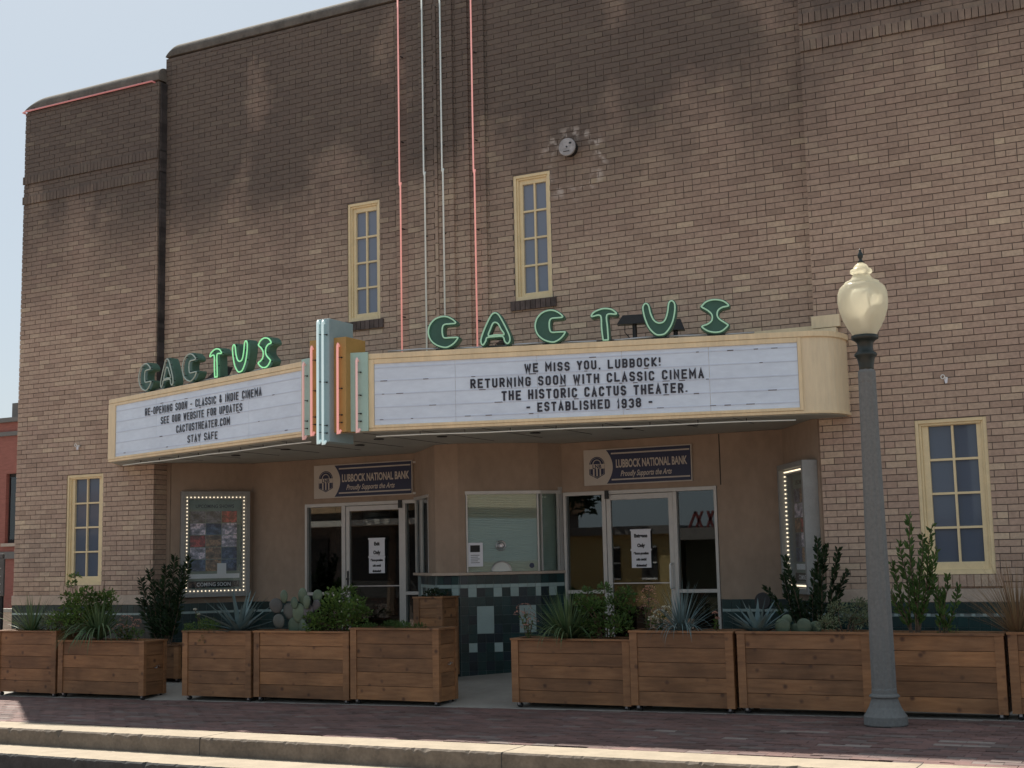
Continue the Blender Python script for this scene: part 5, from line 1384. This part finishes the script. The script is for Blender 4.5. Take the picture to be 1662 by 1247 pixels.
# ninth
upright((-2.50, Y, .72), [(-.12, 0, .62, -.06), (-.06, .04, .8, -.04), (0, 0, 1.03, 0), (.06, -.03, .86, .05), (.1, .03, .74, .12), (-.14, -.02, .48, -.1), (.02, .0, .6, .04), (.12, 0, .94, .08)], 105, .075, .026, MT['g_mid'], "tall leafy evergreen directly right of the lamp post", spread=.6)
upright((-2.27, Y, .72), [(-.04, 0, .58, -.02), (.04, 0, .5, .02), (.1, .02, .42, .06), (.0, -.03, .36, 0)], 120, .07, .026, MT['g_mid'], "shorter leafy evergreen below the right wing window", spread=.6)
bush((-2.22, Y-.03, .72), [(0, .03, 1)], .09, 130, .02, .008, MT['g_bright'], "tiny green tuft at the foot of the shorter evergreen", stems=False)
# tenth
rosette((-1.66, Y, .72), 190, .66, .009, MT['g_dry'], "dry reddish ornamental grass at the right edge", "ornamental_grass", "grass", (.45, 1.5), (.1, .5), single=False)

# round black disc on a stand by the right splayed wall
rt = thing("round_stand", "black round disc on a short post, behind the agave by the right wall", "stand", (-4.42, .3, .1))
m = MB(); n = 24; m.hull([(-4.42+.09*math.cos(2*math.pi*i/n), .31, .96+.09*math.sin(2*math.pi*i/n)) for i in range(n)], [(-4.42+.085*math.cos(2*math.pi*i/n), .28, .96+.085*math.sin(2*math.pi*i/n)) for i in range(n)]); m.build("disc", MT['black'], rt, bevel=.004)
m = MB(); m.tube([(-4.42, .3, .87), (-4.42, .3, .13)], .014, 8); m.lathe([(.12, 0), (.12, .015), (.02, .03)], (-4.42, .3, .125), 16); m.build("post", MT['blackm'], rt)

# ================================================================ LEFT EDGE: marker, red building
mk = thing("historical_marker", "grey cast marker plaque on a post at the far left of the wall", "marker", (-14.83, -.75, -.08))
m = MB(); m.box(-15.12, -14.53, -.77, -.74, 1.10, 1.60); m.box(-15.10, -14.55, -.775, -.735, 1.60, 1.66); pq = m.build("plaque", M("dark_grey_plaque", (.10, .095, .09), .6, .15, 8), mk, bevel=.006)
m = MB()
for i in range(11): m.box(-15.08, -14.57-.03*(i % 3), -.774, -.77, 1.15+i*.035, 1.158+i*.035)
m.build("raised_lines", MT['steel'], pq)
m = MB(); m.lathe([(.004, -.006), (.05, -.004), (.05, .004), (.004, .006)], (0, 0, 0), 14); md = m.build("medallion", MT['steel'], pq); md.rotation_euler = (rad(90), 0, 0); md.location = Vector((-14.62, -.777, 1.63))-org(pq)
m = MB(); m.tube([(-14.62, -.72, -.1), (-14.62, -.72, 1.6)], .035, 10); m.build("post", MT['blackm'], mk)
# neighbouring two-storey block
rbd = thing("red_brick_building", "red brick building with dark upright windows beyond the left end of the theater", "building", (-38, 22, 0))
slm = MB(); fr = F((-46, 14), (-27, 14))
slab_with_hole(slm, -46, -27, 14, 14.5, -.5, 5.7, [(-34.25+i*-3.2, -33.3+i*-3.2, 2.2, 4.2) for i in range(3)]+[(-31.3, -30.35, 2.2, 4.2)])
slm.build("wall", MT['redbrick'], rbd)
m = MB(); m.box(-46, -27, 14.5, 30, -.5, 5.5); m.box(-46.1, -26.9, 13.9, 14.6, 5.701, 5.83); m.box(-46.02, -26.98, 13.93, 14.0, 5.3, 5.42); m.box(-46.02, -26.98, 13.93, 14.0, 1.75, 1.95); m.build("roof", MT['greyroof'], rbd)
for x in (-40.65, -37.45, -34.25, -31.3):
    m = MB(); m.box(x, x+.95, 14.12, 14.2, 2.2, 4.2); wn = m.build("window", MT['interior'], rbd); m = MB(); m.box(x+.06, x+.89, 14.09, 14.11, 2.3, 4.1); m.build("pane", MT['glass'], wn); m = MB(); m.box(x-.05, x+1.0, 13.9, 14.1, 2.1, 2.19); m.build("sill", MT['stone'], wn)
ch = MB(); ch.box(-33.4, -32.9, 16, 16.5, 5.5, 6.6); ch.build("chimney", MT['greyroof'], rbd)
rl = thing("street_barrier", "pale low wall with a dark gap behind the marker at the far left", "wall", (-19, 3, 0)); m = MB(); m.box(-24, -15.6, 3, 3.15, -.1, .72); m.build("pale_wall", MT['stone'], rl); m = MB(); m.box(-24, -15.6, 2.97, 3.18, .72, .78); m.build("wall_cap", MT['conc'], rl)

# ================================================================ ACROSS THE STREET (seen in the glass)
yb = thing("yellow_building", "low yellow building with dark sash windows, reflected in the right door", "building", (-16.5, -24, -.4))
m = MB(); m.box(-18.2, -14.8, -28, -22, -.5, 2.1); m.build("wall", MT['yellowb'], yb)
m = MB(); m.box(-18.4, -14.7, -28.2, -21.7, 2.1, 2.35); m.build("roof", MT['greyroof'], yb)
for x in (-16.95, -15.75):
    m = MB(); m.box(x, x+.5, -22.0, -21.95, .75, 1.75); wn = m.build("window", MT['interior'], yb)
    m = MB(); m.box(x, x+.5, -21.95, -21.93, 1.23, 1.27); m.box(x, x+.5, -21.95, -21.93, 1.7, 1.75); m.box(x, x+.5, -21.95, -21.93, .75, .8); m.build("sash", MT['white'], wn)
gb = thing("grey_roofed_shop", "dark shop with a grey eave and slanted red roof strokes, reflected beside the right door", "building", (-12, -25, -.4))
m = MB(); m.box(-14.6, -6, -30, -22.6, -.5, 1.9); m.build("wall", M("dark_green_wall", (.07, .075, .05), .9, .1, 3), gb)
m = MB(); m.box(-14.8, -5.8, -30.2, -21.9, 1.9, 2.25); m.build("roof", MT['greyroof'], gb)
for bx, lean, bw in ((-14.35, .22, .07), (-14.12, .2, .06), (-13.95, -.2, .08), (-13.78, .2, .07), (-13.6, -.15, .07), (-13.42, .0, .1), (-13.15, .0, .12), (-12.9, .1, .08), (-12.62, -.12, .09)):
    m = MB(); m.hull([(bx, -22.3, 2.25), (bx+bw, -22.3, 2.25), (bx+bw, -22.22, 2.25), (bx, -22.22, 2.25)], [(bx+lean, -22.3, 2.74), (bx+lean+bw, -22.3, 2.74), (bx+lean+bw, -22.22, 2.74), (bx+lean, -22.22, 2.74)]); m.build("roof_sign_stroke", MT['red'], gb)
m = MB(); m.box(-13.45, -12.6, -22.31, -22.23, 2.44, 2.52); m.build("roof_sign_stroke", MT['red'], gb)
ob_ = thing("brown_shopfront", "brown shopfront across the street, reflected in the exit door", "building", (-34, -26, -.4))
m = MB(); m.box(-46, -23.5, -34, -24, -.6, 3.2); m.build("wall", M("brown_shop_wall", (.12, .10, .09), .9, .1, 3), ob_)
m = MB(); m.box(-46.2, -23.3, -34.2, -23.6, 3.2, 4.3); m.build("parapet", M("orange_brown_parapet", (.34, .22, .13), .9, .1, 3), ob_)
m = MB(); m.box(-46, -23.4, -23.98, -23.0, 2.7, 2.9); m.build("awning", MT['board'], ob_)
for i in range(5):
    m = MB(); m.box(-44+i*4.1, -41+i*4.1, -23.99, -23.9, .2, 2.3); m.build("shop_window", MT['interior'], ob_)
cc = thing("cream_canopy", "long cream canopy on posts across the street, reflected in the booth glass", "canopy", (11, -21, -.4))
m = MB(); m.box(2, 22, -26, -18, 3.05, 3.55); m.build("canopy_slab", MT['cream_end'], cc)
for x in (3, 9, 15, 21):
    m = MB(); m.box(x, x+.25, -19, -18.75, -.5, 3.05); m.build("post", MT['white'], cc)
def tree(x, y, h, r, label, seed, n=2600, pal='g_dark'):
    T = thing("tree", label, "tree", (x, y, -.4)); m = MB(); m.tube([(x, y, -.4), (x+.1, y, h*.35), (x-.05, y+.1, h*.6)], [.22, .16, .09], 8)
    cs = []
    for i in range(11):
        d = rdir(-.35); c = Vector((x, y, h*.68))+Vector((d.x*r*.7, d.y*r*.7, d.z*h*.28)); cs.append(c); m.tube([(x, y, h*.45), ((x+c.x)/2, (y+c.y)/2, (h*.5+c.z)/2), tuple(c)], [.09, .06, .03], 5)
    m.build("trunk", MT['stem'], T); f = MB()
    for _ in range(n):
        c = rp.choice(cs); d = rdir(); leafquad(f, c+d*r*.45*rp.random()**.5, rdir(), .32, .2)
    f.build("crown", MT[pal], T, kind="stuff")
tree(-18.6, -21, 6.5, 2.0, "dark tree across the street, reflected left of the yellow building", 1)
tree(-26, -24, 7.5, 2.6, "broad tree across the street, reflected in the exit door", 2)
tree(-21.8, -26, 6.0, 2.0, "further dark tree across the street behind the others", 3)
